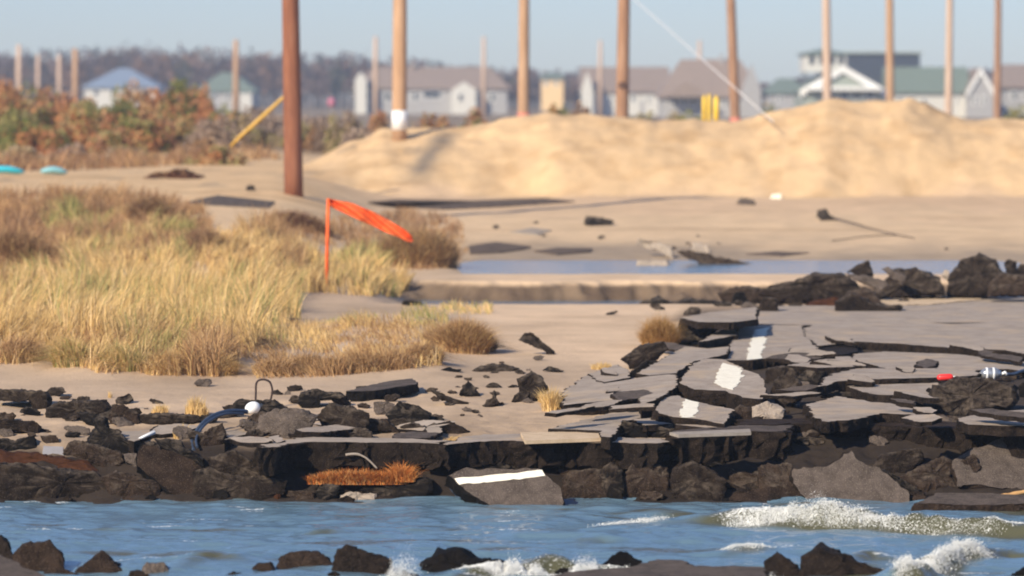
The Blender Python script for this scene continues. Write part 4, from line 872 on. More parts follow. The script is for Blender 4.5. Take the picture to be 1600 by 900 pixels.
# orange flagged stake
sx, sy = 510, 455; sdep = hit(sx, sy)
st = empty('survey_stake', D(sx, sy, sdep)); Bs = Vector(st.location)
tag(st, 'slim orange stake with a windblown orange streamer in the dry grass', 'marker stake')
top = D(513, 310, sdep)
tube('post', [Vector((0, 0, -.1)), (top-Bs)*.5, top-Bs], [.032, .03, .028], M['orange'], st, seg=10)
fpts = [((514, 316), .055), ((530, 322), .07), ((548, 327), .095), ((566, 335), .10), ((580, 340), .11), ((598, 350), .10), ((616, 358), .085), ((634, 368), .085), ((645, 373), .04)]
V = []; F = []
nw = 9
for i, ((x, y), hw) in enumerate(fpts):
    c = D(x, y, sdep)-Bs
    for j in range(nw):
        s = (j/(nw-1)-.5)*2; off = .10*math.sin(s*3.6+i*1.9)+.06*math.sin(i*1.7); hw *= 1+.10*math.sin(i*2.9+j)
        V.append((c.x-.25*s*hw, off, c.z+s*hw*1.3))
for i in range(len(fpts)-1):
    for j in range(nw-1): F.append((i*nw+j, i*nw+j+1, (i+1)*nw+j+1, (i+1)*nw+j))
me = bpy.data.meshes.new('flag'); me.from_pydata(V, [], F); me.update()
for p in me.polygons: p.use_smooth = True
fo = link('flag', me, M['orange'], st); so = fo.modifiers.new('t', 'SOLIDIFY'); so.thickness = .008
sb = fo.modifiers.new('s', 'SUBSURF'); sb.levels = sb.render_levels = 2

# ------------------------------------------------------------------ utility poles
PG = 'wooden poles along the road'
def pole(label, px, pxt, yb, d, wpx, mat, band=None, name='utility_pole', h=9.5):
    b = D(px, yb, d); gzz = min(b.z, gz(b.x, d)) if yb > 250 else gz(b.x, d)-.05
    t = D(pxt, 0, d); sl_ = (t.x-b.x)/(t.z-b.z)
    o = empty(name, (b.x, d, gzz)); r = wpx*d/FPX/2
    zb = b.z-gzz
    pts = [Vector((sl_*(z-zb), 0, z)) for z in np.linspace(-.1, h, 14)]
    tube('shaft', pts, [r*(1.03-.018*i) for i in range(14)], M[mat], o, seg=18)
    tz = pts[-1]; zx = tz.x-sl_*.6
    ca = box_me('crossarm', zx-1.2, zx+1.2, -r-.12, -r+.0, h-.7, h-.58, M['pole_brown'], o)
    if band:
        z0, z1, m = band; zz0 = D(px, z0, d).z-gzz; zz1 = D(px, z1, d).z-gzz
        tube('marker_band', [Vector((sl_*(z-zb), 0, z)) for z in (zz0, zz1)], r*1.06, m, o, seg=18)
    return tag(o, label, 'pole', PG)
pole('thick red brown pole standing nearest on the open sand', 459, 454, 307, 88, 29, 'pole_red')
pole('tan pole with a white band at its foot on the dune', 624, 625, 206, 106.5, 23, 'pole_tan', (203, 173, M['white']))
ob = plain('faded_orange_band', (.62, .20, .14), .7)
pole('pale tan pole with a faded orange foot third from left', 818, 819, 190, 128, 18.5, 'pole_tan', (196, 176, ob))
pole('stout streaked brown pole beside the guy wire', 972, 975, 190, 116, 21, 'pole_brown')
pole('dark leaning pole in front of the big brown roofed house', 1149, 1142, 190, 146, 16, 'pole_brown', (196, 184, ob))
pole('pale pole in front of the white trimmed gable', 1293, 1291, 165, 166, 14.5, 'pole_pale')
pole('brown pole between the gable and the green roof', 1391, 1390, 165, 178, 14, 'pole_tan')
pole('bleached pole in front of the green roofed house', 1482, 1484, 185, 190, 12.5, 'pole_pale')
pole('reddish pole nearest the right frame edge', 1558, 1560, 188, 204, 12, 'pole_brown')
FP = 'faint distant poles'
def fpole(label, px, yt, d, wpx, mat):
    x = D(px, 150, d).x; g = gz(x, d); t = D(px, yt, d).z; r = wpx*d/FPX/2
    o = tube('distant_pole', [Vector((0, 0, -.1)), Vector((0, 0, (t-g)*.6)), Vector((0, 0, t-g))], [r, r*.85, r*.65], M[mat], seg=10)
    o.location = (x, d, g); tag(o, label, 'pole', FP)
for a in (('faint distant pole at the far left frame edge', 30, 70, 330, 11, 'pole_pale'), ('thin pale distant pole second from the left', 60, 85, 360, 8, 'pole_pale'),
          ('short pale distant pole third from the left', 93, 85, 340, 9, 'pole_pale'), ('brownish distant pole left of the blue roofed house', 118, 76, 310, 12, 'pole_tan'),
          ('tan distant pole rising behind the grey green roof', 369, 62, 300, 11, 'pole_tan'), ('pinkish distant pole at left end of the long brown roof', 587, 57, 320, 9, 'pole_pale'),
          ('whitish distant pole above right part of the long brown roof', 756, 57, 380, 8, 'pole_pale'), ('faint white distant pole above the white walled house', 938, 63, 420, 8, 'pole_pale'),
          ('faint white distant pole above the big brown roof', 1093, 63, 450, 8, 'pole_pale')): fpole(*a)
tag(tube('guy_wire', [D(985, -6, 116)+(D(985, -6, 116)-D(1100, 95, 110))*.05, D(985, -6, 116), D(1100, 95, 110), D(1100, 95, 110)+(D(1100, 95, 110)-D(985, -6, 116))*.85], .015, M['wire'], seg=8), 'pale guy wire slanting down from the stout streaked pole', 'guy wire')
gp = [D(360, 229, 98), D(375, 214, 98), D(402, 190, 98), D(440, 155, 98), D(455, 141, 98)]
tag(tube('guy_guard', gp, [.04, .06, .07, .055, .045], M['ochre'], seg=12, flat=.8), 'yellow ochre plastic guard on the guy line left of red brown pole', 'guy guard')
YB = 'yellow posts on the dune'
for px, lb, hh in ((1100, 'left yellow post on the dune crest', 151), (1108, 'middle yellow post on the dune crest slightly behind', 149), (1119, 'right thicker yellow post on the dune crest', 152)):
    d = 110 if px != 1108 else 111.5
    b = D(px, 193, d); g = gz(b.x, d); t = D(px, hh, d)
    r = .06 if px != 1119 else .085
    o = tube('marker_post', [Vector((0, 0, -.05)), Vector((0, 0, t.z-g-.05)), Vector((0, 0, t.z-g))], [r, r, r*.6], M['yellow'], seg=12)
    o.location = (b.x, d, g); tag(o, lb, 'post', YB)
    tube('post_cap', [(0, 0, t.z-g), (0, 0, t.z-g+.05)], [r*.62, r*.4], M['yellow'], o, seg=12)
# turquoise wreckage
for px, y, wpx, lb in ((8, 266, 60, 'bright turquoise hull shaped piece cut by the left frame edge'), (84, 267, 42, 'paler turquoise hull shaped piece on sand right of the brighter')):
    d = hit(px, y+7); c = D(px, y, d); Lh = wpx*d/FPX/2
    pts = [Vector((Lh*s, 0, .02*math.cos(s*3))) for s in np.linspace(-1, 1, 15)]
    o = tube('plastic_hull', pts, [max(.02, .15*math.sqrt(max(0, 1-(s*.98)**2))) for s in np.linspace(-1, 1, 15)], M['turq'] if px < 50 else plain('faded_turquoise', (.22, .48, .52), .5), seg=14, flat=.62)
    o.location = c; o.rotation_euler = (0, .04, .15); tag(o, lb, 'plastic hull', 'turquoise plastic pieces')

# ------------------------------------------------------------------ vegetation
M['blade'] = attr_mat('dry_grass_blades', .8, transl=.25)
M['leaf'] = attr_mat('shrub_foliage', .8, transl=.35)
def in_poly(x, y, poly):
    r = np.zeros(len(x), bool); n = len(poly)
    for i in range(n):
        x0, y0 = poly[i]; x1, y1 = poly[(i+1) % n]
        c = ((y0 > y) != (y1 > y)) & (x < (x1-x0)*(y-y0)/(y1-y0+1e-9)+x0); r ^= c
    return r
GRD = {}
def ground_map():
    xs = np.arange(-60, 820, 10); ys = np.arange(240, 700, 4)
    ds = np.concatenate([np.arange(36, 72, .1), np.arange(72, 170, .35)]); G = np.full((len(ys), len(xs)), 170.)
    for j, x in enumerate(xs):
        tz = terrain((x-800)/FPX*ds, ds)
        for i, y in enumerate(ys):
            k = np.argmax(tz-(HC+ray(x, y)[1]*ds) >= 0)
            if k: G[i, j] = ds[k]
    return xs, ys, G
def blades_on(P, hgt, wid, cols, lean_dir=0., lean=.5, curl=.4):
    """P: (n,3) roots -> curved tapering blades, three quads each"""
    n = len(P); a = rng.uniform(0, 2*np.pi, n); l = lean*np.abs(rng.normal(.6, .5, n))
    dx = np.cos(a)*l*.7+lean_dir; dy = np.sin(a)*l*.7
    ph = rng.uniform(-1.0, 1.0, n); wx = np.cos(ph)*wid; wy = np.sin(ph)*wid
    ts = [0, .35, .7, 1.]; ww = [1, .85, .55, .1]
    V = np.zeros((n, 8, 3))
    for k, t in enumerate(ts):
        off = t**(1.6+curl)
        cx = P[:, 0]+dx*hgt*off; cy = P[:, 1]+dy*hgt*off; cz = P[:, 2]+hgt*(t-.35*curl*t**3*(np.hypot(dx, dy)))
        for s in (0, 1):
            sg = (s-.5)*ww[k]; V[:, k*2+s, 0] = cx+wx*sg; V[:, k*2+s, 1] = cy+wy*sg; V[:, k*2+s, 2] = cz
    b = (np.arange(n)*8)[:, None, None]
    F = (np.array([[0, 1, 3, 2], [2, 3, 5, 4], [4, 5, 7, 6]])[None]+b).reshape(-1, 4)
    C = np.repeat(cols, 8, 0)
    return V.reshape(-1, 3), F, C
STRAW = np.array([(.72, .49, .19), (.78, .56, .25), (.62, .41, .16), (.52, .34, .14), (.74, .54, .28)])
HAY = np.array([(.48, .29, .13), (.56, .35, .16), (.36, .20, .09), (.24, .13, .06), (.52, .34, .18)])
GREEN = np.array([(.24, .26, .08), (.32, .31, .10), (.40, .36, .13), (.48, .38, .15)])
BROWN = np.array([(.36, .20, .105), (.42, .25, .13), (.28, .15, .08), (.46, .30, .16), (.20, .11, .06)])
def pick(pal, n, mixp=None, f=None):
    c = pal[rng.integers(0, len(pal), n)]*rng.uniform(.75, 1.2, (n, 1))
    if mixp is not None:
        m = rng.uniform(0, 1, n) < f; c[m] = (mixp[rng.integers(0, len(mixp), n)]*rng.uniform(.75, 1.2, (n, 1)))[m]
    return c
gx, gy, GG = ground_map()
def ground_pt(px, py):
    fi = np.clip((py-gy[0])/4, 0, len(gy)-1.001); fj = np.clip((px-gx[0])/10, 0, len(gx)-1.001)
    i = fi.astype(int); j = fj.astype(int); a = fi-i; b = fj-j
    d = (GG[i, j]*(1-b)+GG[i, j+1]*b)*(1-a)+(GG[i+1, j]*(1-b)+GG[i+1, j+1]*b)*a
    aa = (px-800)/FPX; x = aa*d
    return np.column_stack([x, d, terrain(x, d)-.015])
def scatter(poly, n, clump=.0, seed=0):
    xs = [p[0] for p in poly]; ys = [p[1] for p in poly]
    x = rng.uniform(min(xs), max(xs), n*3); y = rng.uniform(min(ys), max(ys), n*3); k = in_poly(x, y, poly); x = x[k][:n]; y = y[k][:n]
    P = ground_pt(x, y)
    if clump:
        k = fbm(P[:, 0]*3.2, P[:, 1]*1.1, seed, 3)+rng.normal(0, .15, len(P)) > -clump*.3; P = P[k]; x = x[k]; y = y[k]
    return P, x, y
gV, gF, gC = [], [], []; off = 0
def add_grass(poly, n, pal, h, wid=.012, mixp=None, mixf=None, seed=0, **kw):
    global off
    P, x, y = scatter(poly, n, kw.pop('clump', .4), seed)
    m = len(P); pat = fbm(P[:, 0]*1.1, P[:, 1]*.35, seed+3, 3)
    big = fbm(P[:, 0]*2.2, P[:, 1]*.8, seed+5, 2)
    hg = h*(.55+.6*rng.uniform(0, 1, m))*np.clip(1+.8*pat+1.1*big, .25, 2.)
    lf = fbm(P[:, 0]*1.6+9, P[:, 1]*.6, seed+6, 2)*1.1
    ld = kw.pop('lean_dir', 0.)+lf
    f = None if mixf is None else np.clip(mixf+1.1*pat, 0, 1)
    c = pick(pal, m, mixp, f)*(1+.35*fbm(P[:, 0]*2.3, P[:, 1]*.7, seed+9, 2))[:, None]
    V, F, C = blades_on(P, hg, wid*np.where(P[:, 1] > 60, 1.3, 1.)*rng.uniform(.7, 1.4, m), c, ld, **kw)
    gV.append(V); gF.append(F+off); gC.append(C); off += len(V)
add_grass([(-20, 410), (110, 400), (200, 395), (440, 400), (480, 440), (440, 500), (390, 560), (300, 585), (120, 578), (80, 545), (-20, 540)], 15000, STRAW, .36, mixp=GREEN, mixf=.16, seed=71, lean=.55)
add_grass([(60, 470), (300, 450), (460, 440), (470, 500), (380, 540), (100, 540)], 8000, STRAW, .50, mixp=GREEN, mixf=.12, seed=72, lean=.35, lean_dir=.12)
add_grass([(90, 560), (140, 520), (300, 520), (380, 560), (340, 590), (150, 585)], 6500, STRAW, .34, .010, mixp=HAY, mixf=.45, seed=73, lean=1.6, curl=1.1, lean_dir=.25)
add_grass([(370, 540), (470, 515), (560, 508), (680, 505), (700, 540), (690, 572), (520, 590), (400, 592)], 9500, HAY, .20, .010, mixp=STRAW, mixf=.5, seed=74, lean=1.0)
add_grass([(400, 520), (540, 498), (700, 492), (700, 512), (540, 520), (420, 540)], 2500, STRAW, .14, .010, mixp=GREEN, mixf=.3, seed=75, lean=.7)
add_grass([(-20, 440), (90, 440), (100, 560), (60, 572), (-20, 575)], 7000, HAY, .26, .011, mixp=STRAW, mixf=.5, seed=76, lean=1.2)
add_grass([(-20, 330), (120, 318), (250, 318), (330, 350), (340, 400), (200, 420), (-20, 430)], 15000, HAY, .34, .014, mixp=BROWN, mixf=.5, seed=77, lean=.7)
add_grass([(60, 340), (230, 335), (300, 370), (300, 420), (100, 420)], 7000, STRAW, .32, .014, mixp=GREEN, mixf=.45, seed=78, lean=.5)
add_grass([(300, 380), (430, 370), (480, 400), (470, 440), (330, 430)], 6000, STRAW, .42, .014, mixp=HAY, mixf=.5, seed=79, lean=.5)
add_grass([(445, 420), (540, 405), (600, 425), (640, 455), (620, 466), (480, 458), (440, 450)], 6500, STRAW, .38, .013, mixp=GREEN, mixf=.35, seed=80, lean=.4)
add_grass([(-20, 312), (80, 306), (240, 308), (330, 335), (260, 345), (-20, 340)], 5000, BROWN, .30, .016, mixp=HAY, mixf=.6, seed=81, lean=.8)
add_grass([(520, 340), (640, 330), (720, 350), (735, 418), (640, 424), (520, 392), (420, 362)], 6500, HAY, .17, .013, mixp=BROWN, mixf=.5, seed=82, lean=1.0)
add_grass([(-20, 262), (140, 255), (420, 245), (440, 250), (300, 258), (100, 268), (-20, 268)], 3000, HAY, .42, .03, mixp=BROWN, mixf=.5, seed=83, lean=.8)
add_grass([(640, 478), (770, 478), (770, 492), (640, 492)], 700, STRAW, .13, .010, mixp=GREEN, mixf=.4, seed=84, lean=.7)
gme = mesh_np('dune_grass', np.concatenate(gV), np.concatenate(gF), np.concatenate(gC))
tag(link('dune_grass', gme, M['blade']), 'dry straw and greenish dune grass covering the left bank', 'grass', kind='stuff')

def tuft(label, px, py, hw, hpx, n, pal, lean=.6, name='grass_tuft', wid=.008, depth=None, mixp=None, cat='grass tuft', lift=0., lean_dir=0., curl=.4, dd=0., group='loose straw tufts'):
    d = hit(px, py)+dd; c = D(px, py, d); sc = d/FPX
    dep = hw*sc*.8 if depth is None else depth
    a = rng.uniform(0, 2*np.pi, n); r = np.sqrt(rng.uniform(0, 1, n))
    P = np.column_stack([c.x+np.cos(a)*r*hw*sc*.85, d+np.sin(a)*r*dep, np.full(n, c.z)])
    g = terrain(P[:, 0], P[:, 1]); P[:, 2] = np.maximum(g, c.z-.02)-.01+lift
    h = hpx*sc*(1-.5*r**2)*rng.uniform(.6, 1.15, n)
    V, F, C = blades_on(P, h, wid*rng.uniform(.7, 1.4, n), pick(pal, n, mixp, .35 if mixp is not None else None), lean_dir, lean, curl)
    me = mesh_np(name, V, F, C); o = link(name, me, M['blade']); origin_to(o, c)
    return tag(o, label, cat, group)
tuft('straw bale like clump at the left end of the black hollow', 1031, 543, 33, 56, 4200, np.array([(.40, .22, .075), (.48, .28, .10), (.32, .17, .06), (.54, .34, .14)]), 1.1, curl=1.2)
tuft('bright straw tuft beside the tall dark boulder', 862, 642, 17, 42, 500, STRAW, .8)
tuft('small straw wisp spread on the sand above the road edge', 940, 577, 20, 14, 350, STRAW, 1.2)
tuft('straw wisp spilling over the notch between two front slabs', 712, 696, 26, 16, 500, STRAW, 1.5, lean_dir=.5)
tuft('dry tuft growing from the left rubble beside the hose', 308, 650, 22, 34, 350, STRAW, .4)
tuft('low straw tuft left of the dry rubble tuft', 250, 648, 16, 20, 250, STRAW, .7)
tuft('short straw tuft below the dry rubble tuft', 283, 684, 14, 26, 200, STRAW, .6)
tuft('little grass wisp at the peak of left rubble', 172, 622, 4, 14, 40, STRAW, .4)
tuft('wisp of straw at the left road edge', 848, 628, 8, 20, 160, STRAW, 1.)
tuft('rust orange roots hanging under the undercut slab', 560, 752, 95, 26, 2800, np.array([(.50, .16, .035), (.62, .24, .06), (.40, .12, .03), (.58, .32, .12)]), 1.6, name='root_mass', wid=.010, depth=.07, cat='roots', dd=-.22, group=None)
tuft('rust orange root clump at the right end of the undercut slab', 628, 748, 26, 32, 700, np.array([(.55, .18, .04), (.66, .30, .09)]), 1.2, name='root_mass', wid=.009, depth=.06, cat='roots', dd=-.22, group=None)

for i, (px, py, hw, hh, ld, lb) in enumerate(((112, 578, 34, 62, -.5, 'olive yellow arching grass clump at the front of the bank, leftmost'), (190, 583, 40, 56, -.3, 'arching straw clump at the front of the bank right of the olive one'),
      (262, 588, 44, 52, .35, 'broad drooping straw clump with a dark hollow at the bank front'), (340, 590, 36, 46, .6, 'rightmost drooping clump of the tall grass bank front'), (430, 590, 40, 38, .3, 'tangled hay clump at left of the low straw bank front'),
      (520, 588, 42, 38, -.2, 'tangled hay clump in the middle of the low straw bank front'), (610, 580, 42, 40, .3, 'tangled hay clump at right of the low straw bank front'), (30, 570, 44, 50, .3, 'hay coloured clump at the left frame edge on the beach'),
      (480, 585, 36, 40, .2, 'ragged hay tuft between the two left tangled clumps'), (565, 584, 36, 42, -.3, 'ragged hay tuft between the middle and right tangled clumps'), (660, 572, 36, 46, .4, 'ragged hay tuft left of the dense hay coloured clump'),
      (700, 545, 40, 46, -.4, 'pale straw clump on the back of the dense hay coloured clump'), (752, 552, 26, 40, .5, 'small hay tuft hanging over the right tip of the straw bank'))):
    tuft(lb, px, py, hw, hh, 1500, STRAW if i < 4 else HAY, 1.5, wid=.009, mixp=GREEN if i < 2 else HAY, curl=1.3, lean_dir=ld, group='grass clumps along the bank front', dd=.35)
def leafy(name, label, cat, c, r, n, pal, ls, group=None, clumps=30, twigs=30, twig_mat=None, squash=1., up=.5):
    """shrub: stems from the base, leaf faces gathered in clumps through the crown's volume"""
    o = empty(name, c); tag(o, label, cat, group)
    cc = rng.normal(0, 1, (clumps, 3)); cc /= np.linalg.norm(cc, axis=1)[:, None]; cc *= rng.uniform(.45, .80, (clumps, 1)); cc[:, 2] = np.abs(cc[:, 2])*.95+.02
    cr = rng.uniform(.18, .34, clumps)
    k = rng.integers(0, clumps, n)
    v = rng.normal(0, 1, (n, 3)); v /= np.linalg.norm(v, axis=1)[:, None]; v *= rng.uniform(.3, 1, (n, 1))**.5
    P = (cc[k]+v*cr[k][:, None])*np.array(r); P[:, 2] = np.abs(P[:, 2])
    q = rng.normal(0, 1, (n, 3)); q /= np.linalg.norm(q, axis=1)[:, None]; q2 = np.cross(q, rng.normal(0, 1, (n, 3))); q2 /= np.linalg.norm(q2, axis=1)[:, None]
    s = ls*rng.uniform(.6, 1.4, (n, 1))
    V = np.stack([P-q*s, P-q2*s*.5, P+q*s, P+q2*s*.5], 1).reshape(-1, 3)
    F = np.arange(4*n).reshape(-1, 4)
    cl = pal[rng.integers(0, len(pal), clumps)]
    col = np.where((rng.uniform(0, 1, n) < .7)[:, None], cl[k], pal[rng.integers(0, len(pal), n)])*rng.uniform(.75, 1.25, (n, 1))
    link('foliage', mesh_np('foliage', V, F, np.repeat(col, 4, 0)), M['leaf'], o)
    if twigs:
        TV = []; TF = []; b = 0
        for i in range(twigs):
            e = cc[i % clumps]*np.array(r)*rng.uniform(.8, 1.05); base = np.array([rng.normal(0, .12)*r[0], rng.normal(0, .12)*r[1], -.05])
            m = base*.5+e*.5+np.array([0, 0, .1*r[2]]); w_ = .02*r[2]/1.5+.006
            for q_, ww in ((base, w_), (m, w_*.7), (e, w_*.3)):
                for ang in (0, 2.1, 4.2): TV.append(q_+ww*np.array([math.cos(ang), math.sin(ang), 0]))
            for s_ in (0, 3):
                for j in range(3): TF.append((b+s_+j, b+s_+(j+1) % 3, b+s_+3+(j+1) % 3, b+s_+3+j))
            b += 9
        link('stems', mesh_np('stems', TV, TF), M['twig'], o)
    return o
M['twig'] = plain('grey_brown_twigs', (.16, .12, .09), .9, 0, .3)
GRN = np.array([(.23, .24, .065), (.27, .27, .08), (.33, .30, .11), (.19, .19, .06)])
RST = np.array([(.60, .29, .12), (.52, .24, .11), (.62, .38, .18), (.46, .25, .13)])
MIXR = np.concatenate([GRN, RST]); GB = np.array([(.40, .29, .21), (.46, .34, .25), (.34, .25, .19), (.52, .39, .28)])
OLV = np.array([(.38, .34, .12), (.44, .36, .15), (.30, .27, .10), (.48, .36, .19)])
SG = 'autumn shrubs behind the left sand'
def shrub(label, px, yb, hw, yt, d, pal, n=2200, name='shrub', g=SG, ls=None):
    n = int(n*1.7)
    x = D(px, yb, d).x; z = gz(x, d); t = D(px, yt, d).z; sc = d/FPX
    return leafy(name, label, 'shrub', (x, d, z-.05), (hw*sc*1.2, hw*sc*.9, max(.25, t-z)/.92), n, pal, ls or .075*d/120, g)
shrub('tall rust orange shrub at the left frame edge', 15, 230, 75, 124, 150, np.concatenate([RST, OLV]), 4200)
shrub('dark green and rust shrub right of the left edge shrub', 95, 230, 55, 152, 146, MIXR, 3000)
shrub('green shrub below the white walled house', 170, 240, 50, 148, 152, GRN, 2600)
shrub('rust tipped green shrub in front of the blue roof', 215, 220, 48, 128, 158, MIXR, 3000)
shrub('tallest green shrub with a red right side', 285, 220, 56, 118, 156, np.concatenate([GRN, GRN, RST[:2]]), 3800)
shrub('small red shrub on the right of the tallest green one', 322, 210, 24, 125, 154, RST, 1300)
shrub('orange brown shrub in the middle of the left thicket', 130, 255, 60, 160, 134, np.concatenate([RST, OLV]), 3200)
shrub('low green shrub in front of the left thicket', 50, 262, 62, 178, 128, np.concatenate([GRN, RST[:2]]), 3000)
shrub('rusty spreading shrub in front of the tallest green one', 215, 255, 60, 165, 130, np.concatenate([RST, GRN[:3]]), 3200)
shrub('small green rust shrub at the right end of the thicket', 350, 225, 34, 165, 148, MIXR, 1600)
shrub('grey leafless bush between the thicket and the ochre guard', 330, 235, 40, 178, 128, GB, 1800)
shrub('grey brown bare bush behind the ochre guard', 405, 225, 40, 165, 152, GB, 1800)
shrub('low brown green bush at the foot of the ochre guard', 340, 258, 46, 222, 112, np.concatenate([RST, OLV]), 1700)
shrub('dark red brown low bush alone on the sand', 274, 294, 44, 262, 97, np.array([(.16, .07, .04), (.22, .10, .05), (.11, .055, .035), (.26, .14, .07)]), 1700)
shrub('low straw brown bush at far left below the thicket', 25, 275, 45, 225, 112, np.concatenate([OLV, GB]), 1700)
shrub('low brown bush above the paler turquoise piece', 110, 270, 60, 222, 114, np.concatenate([GB, RST]), 1900)
shrub('low straw bush in the middle above the pale sand', 200, 262, 50, 222, 116, np.concatenate([GB, OLV]), 1700)
for px, yb, hw, yt, d, pal, n, lb in ((60, 240, 50, 135, 160, np.concatenate([RST, GRN[:2]]), 3000, 'reddish shrub between the left edge shrub and the dark green one'), (140, 240, 48, 150, 162, np.concatenate([RST, GRN[:2]]), 2800, 'rust and green shrub under the blue roof at its left end'),
      (250, 235, 46, 140, 160, RST, 2600, 'rust shrub left of the tallest green one'), (25, 255, 50, 165, 132, np.concatenate([GRN, OLV]), 2600, 'olive green shrub low at the left frame edge'), (175, 262, 46, 195, 124, np.concatenate([RST, OLV]), 2000, 'low rust and olive bush in front of the thicket middle'),
      (270, 258, 46, 178, 132, np.concatenate([RST, OLV]), 2400, 'rusty bush low at the right of the thicket'), (380, 240, 40, 180, 140, np.concatenate([GB, OLV]), 1800, 'tan grey bush behind the low end of the ochre guard'), (310, 262, 50, 212, 120, np.concatenate([GB, HAY]), 2000, 'low tan bush below the grey leafless one')):
    shrub(lb, px, yb, hw, yt, d, pal, n)
DG = 'brush behind the dune'
for px, yb, hw, yt, d, pal, n, lb in ((430, 240, 40, 176, 160, GB, 1800, 'grey brush hidden half behind the red brown pole'), (470, 245, 44, 186, 145, np.concatenate([GB, OLV]), 2000, 'tan grey brush right of the red brown pole foot'), (515, 240, 40, 182, 142, np.concatenate([GB, HAY]), 2000, 'straw grey brush left of the olive bush'),
      (560, 228, 30, 178, 134, GB, 1500, 'grey brush between olive bush and rust brown bush'), (700, 205, 40, 176, 146, np.concatenate([RST, GB]), 1500, 'rust grey low brush midway between white banded and orange footed pole'), (780, 200, 30, 174, 152, np.concatenate([GRN, GB]), 1300, 'grey green low brush just left of the orange footed pole')):
    shrub(lb, px, yb, hw, yt, d, pal, n, g=DG)
shrub('grey brown brush just right of the red brown pole', 500, 230, 36, 172, 150, GB, 1700, g=DG)
shrub('olive bush between the red brown and the tan pole', 540, 230, 32, 165, 140, np.concatenate([OLV, GB]), 1600, g=DG)
shrub('rust brown bush left of the white banded pole', 590, 215, 26, 168, 136, np.concatenate([RST, BROWN]), 1500, g=DG)
shrub('low rust bush right of the white banded pole', 668, 210, 34, 172, 140, np.concatenate([RST, OLV]), 1500, g=DG)
shrub('long low rust green bush left of the orange footed pole', 735, 205, 40, 168, 150, MIXR, 1600, g=DG)
shrub('dark green bush on the dune skyline right of the orange footed pole', 872, 195, 30, 150, 150, np.concatenate([GRN, RST[:1]]), 1500, g=DG)
shrub('brown low bush beside the dark green skyline bush', 905, 195, 26, 158, 156, np.concatenate([RST, GB]), 1200, g=DG)
for px, lb in ((1000, 'low dark green brush under the white walled house'), (1065, 'low dark green brush under the big brown roofed house'), (1215, 'grey green brush in the gap left of the gable'), (1590, 'low brush at the right frame edge behind dune')):
    shrub(lb, px, 195, 46, 174 if px < 1100 else 168, 170, np.concatenate([GRN, OLV]), 1300, g=DG)
for px, py, hw, yt, lb, pal, n, d_ in ((725, 556, 50, 496, 'dense hay coloured clump at the right end of the straw bank', HAY, 3800, None), (650, 420, 76, 348, 'brown wiry bush left of the upper pool', np.concatenate([BROWN, HAY]), 4200, None),
                               (470, 362, 62, 330, 'dark red brown low brush behind the flagged stake', np.array([(.14, .06, .04), (.20, .09, .05), (.25, .14, .08)]), 2000, None),
                               (20, 425, 62, 352, 'dark grey brown brush at the left edge of the grass', BROWN, 2800, None), (232, 352, 40, 300, 'bare brown twiggy bush rising from the back of the grass', BROWN*.9, 1800, None),
                               (320, 400, 34, 352, 'purplish brown brush in the middle of the grass', BROWN, 1500, None), (70, 455, 24, 424, 'reddish orange patch of brush in the left grass', RST*1.3, 700, None)):
    d = hit(px, py)+.3; c = D(px, py, d); sc = d/FPX; n2 = n*2
    a = rng.uniform(0, 2*np.pi, n2); r = np.sqrt(rng.uniform(0, 1, n2))
    P = np.column_stack([c.x+np.cos(a)*r*hw*sc*.8, d+.3+np.sin(a)*r*hw*sc*.6, np.zeros(n2)]); P[:, 2] = terrain(P[:, 0], P[:, 1])-.01
    h = (py-yt)*sc*np.sqrt(1-.75*r**2)*rng.uniform(.45, 1.1, n2)
    V, F, C = blades_on(P, h, .010*d/48*rng.uniform(.7, 1.4, n2), pick(pal, n2, STRAW, .12), 0., 1.1, .8)
    o = link('brush_clump', mesh_np('brush_clump', V, F, C), M['blade']); origin_to(o, (c.x, d+.3, c.z)); tag(o, lb, 'brush', 'brushy clumps in the grass')

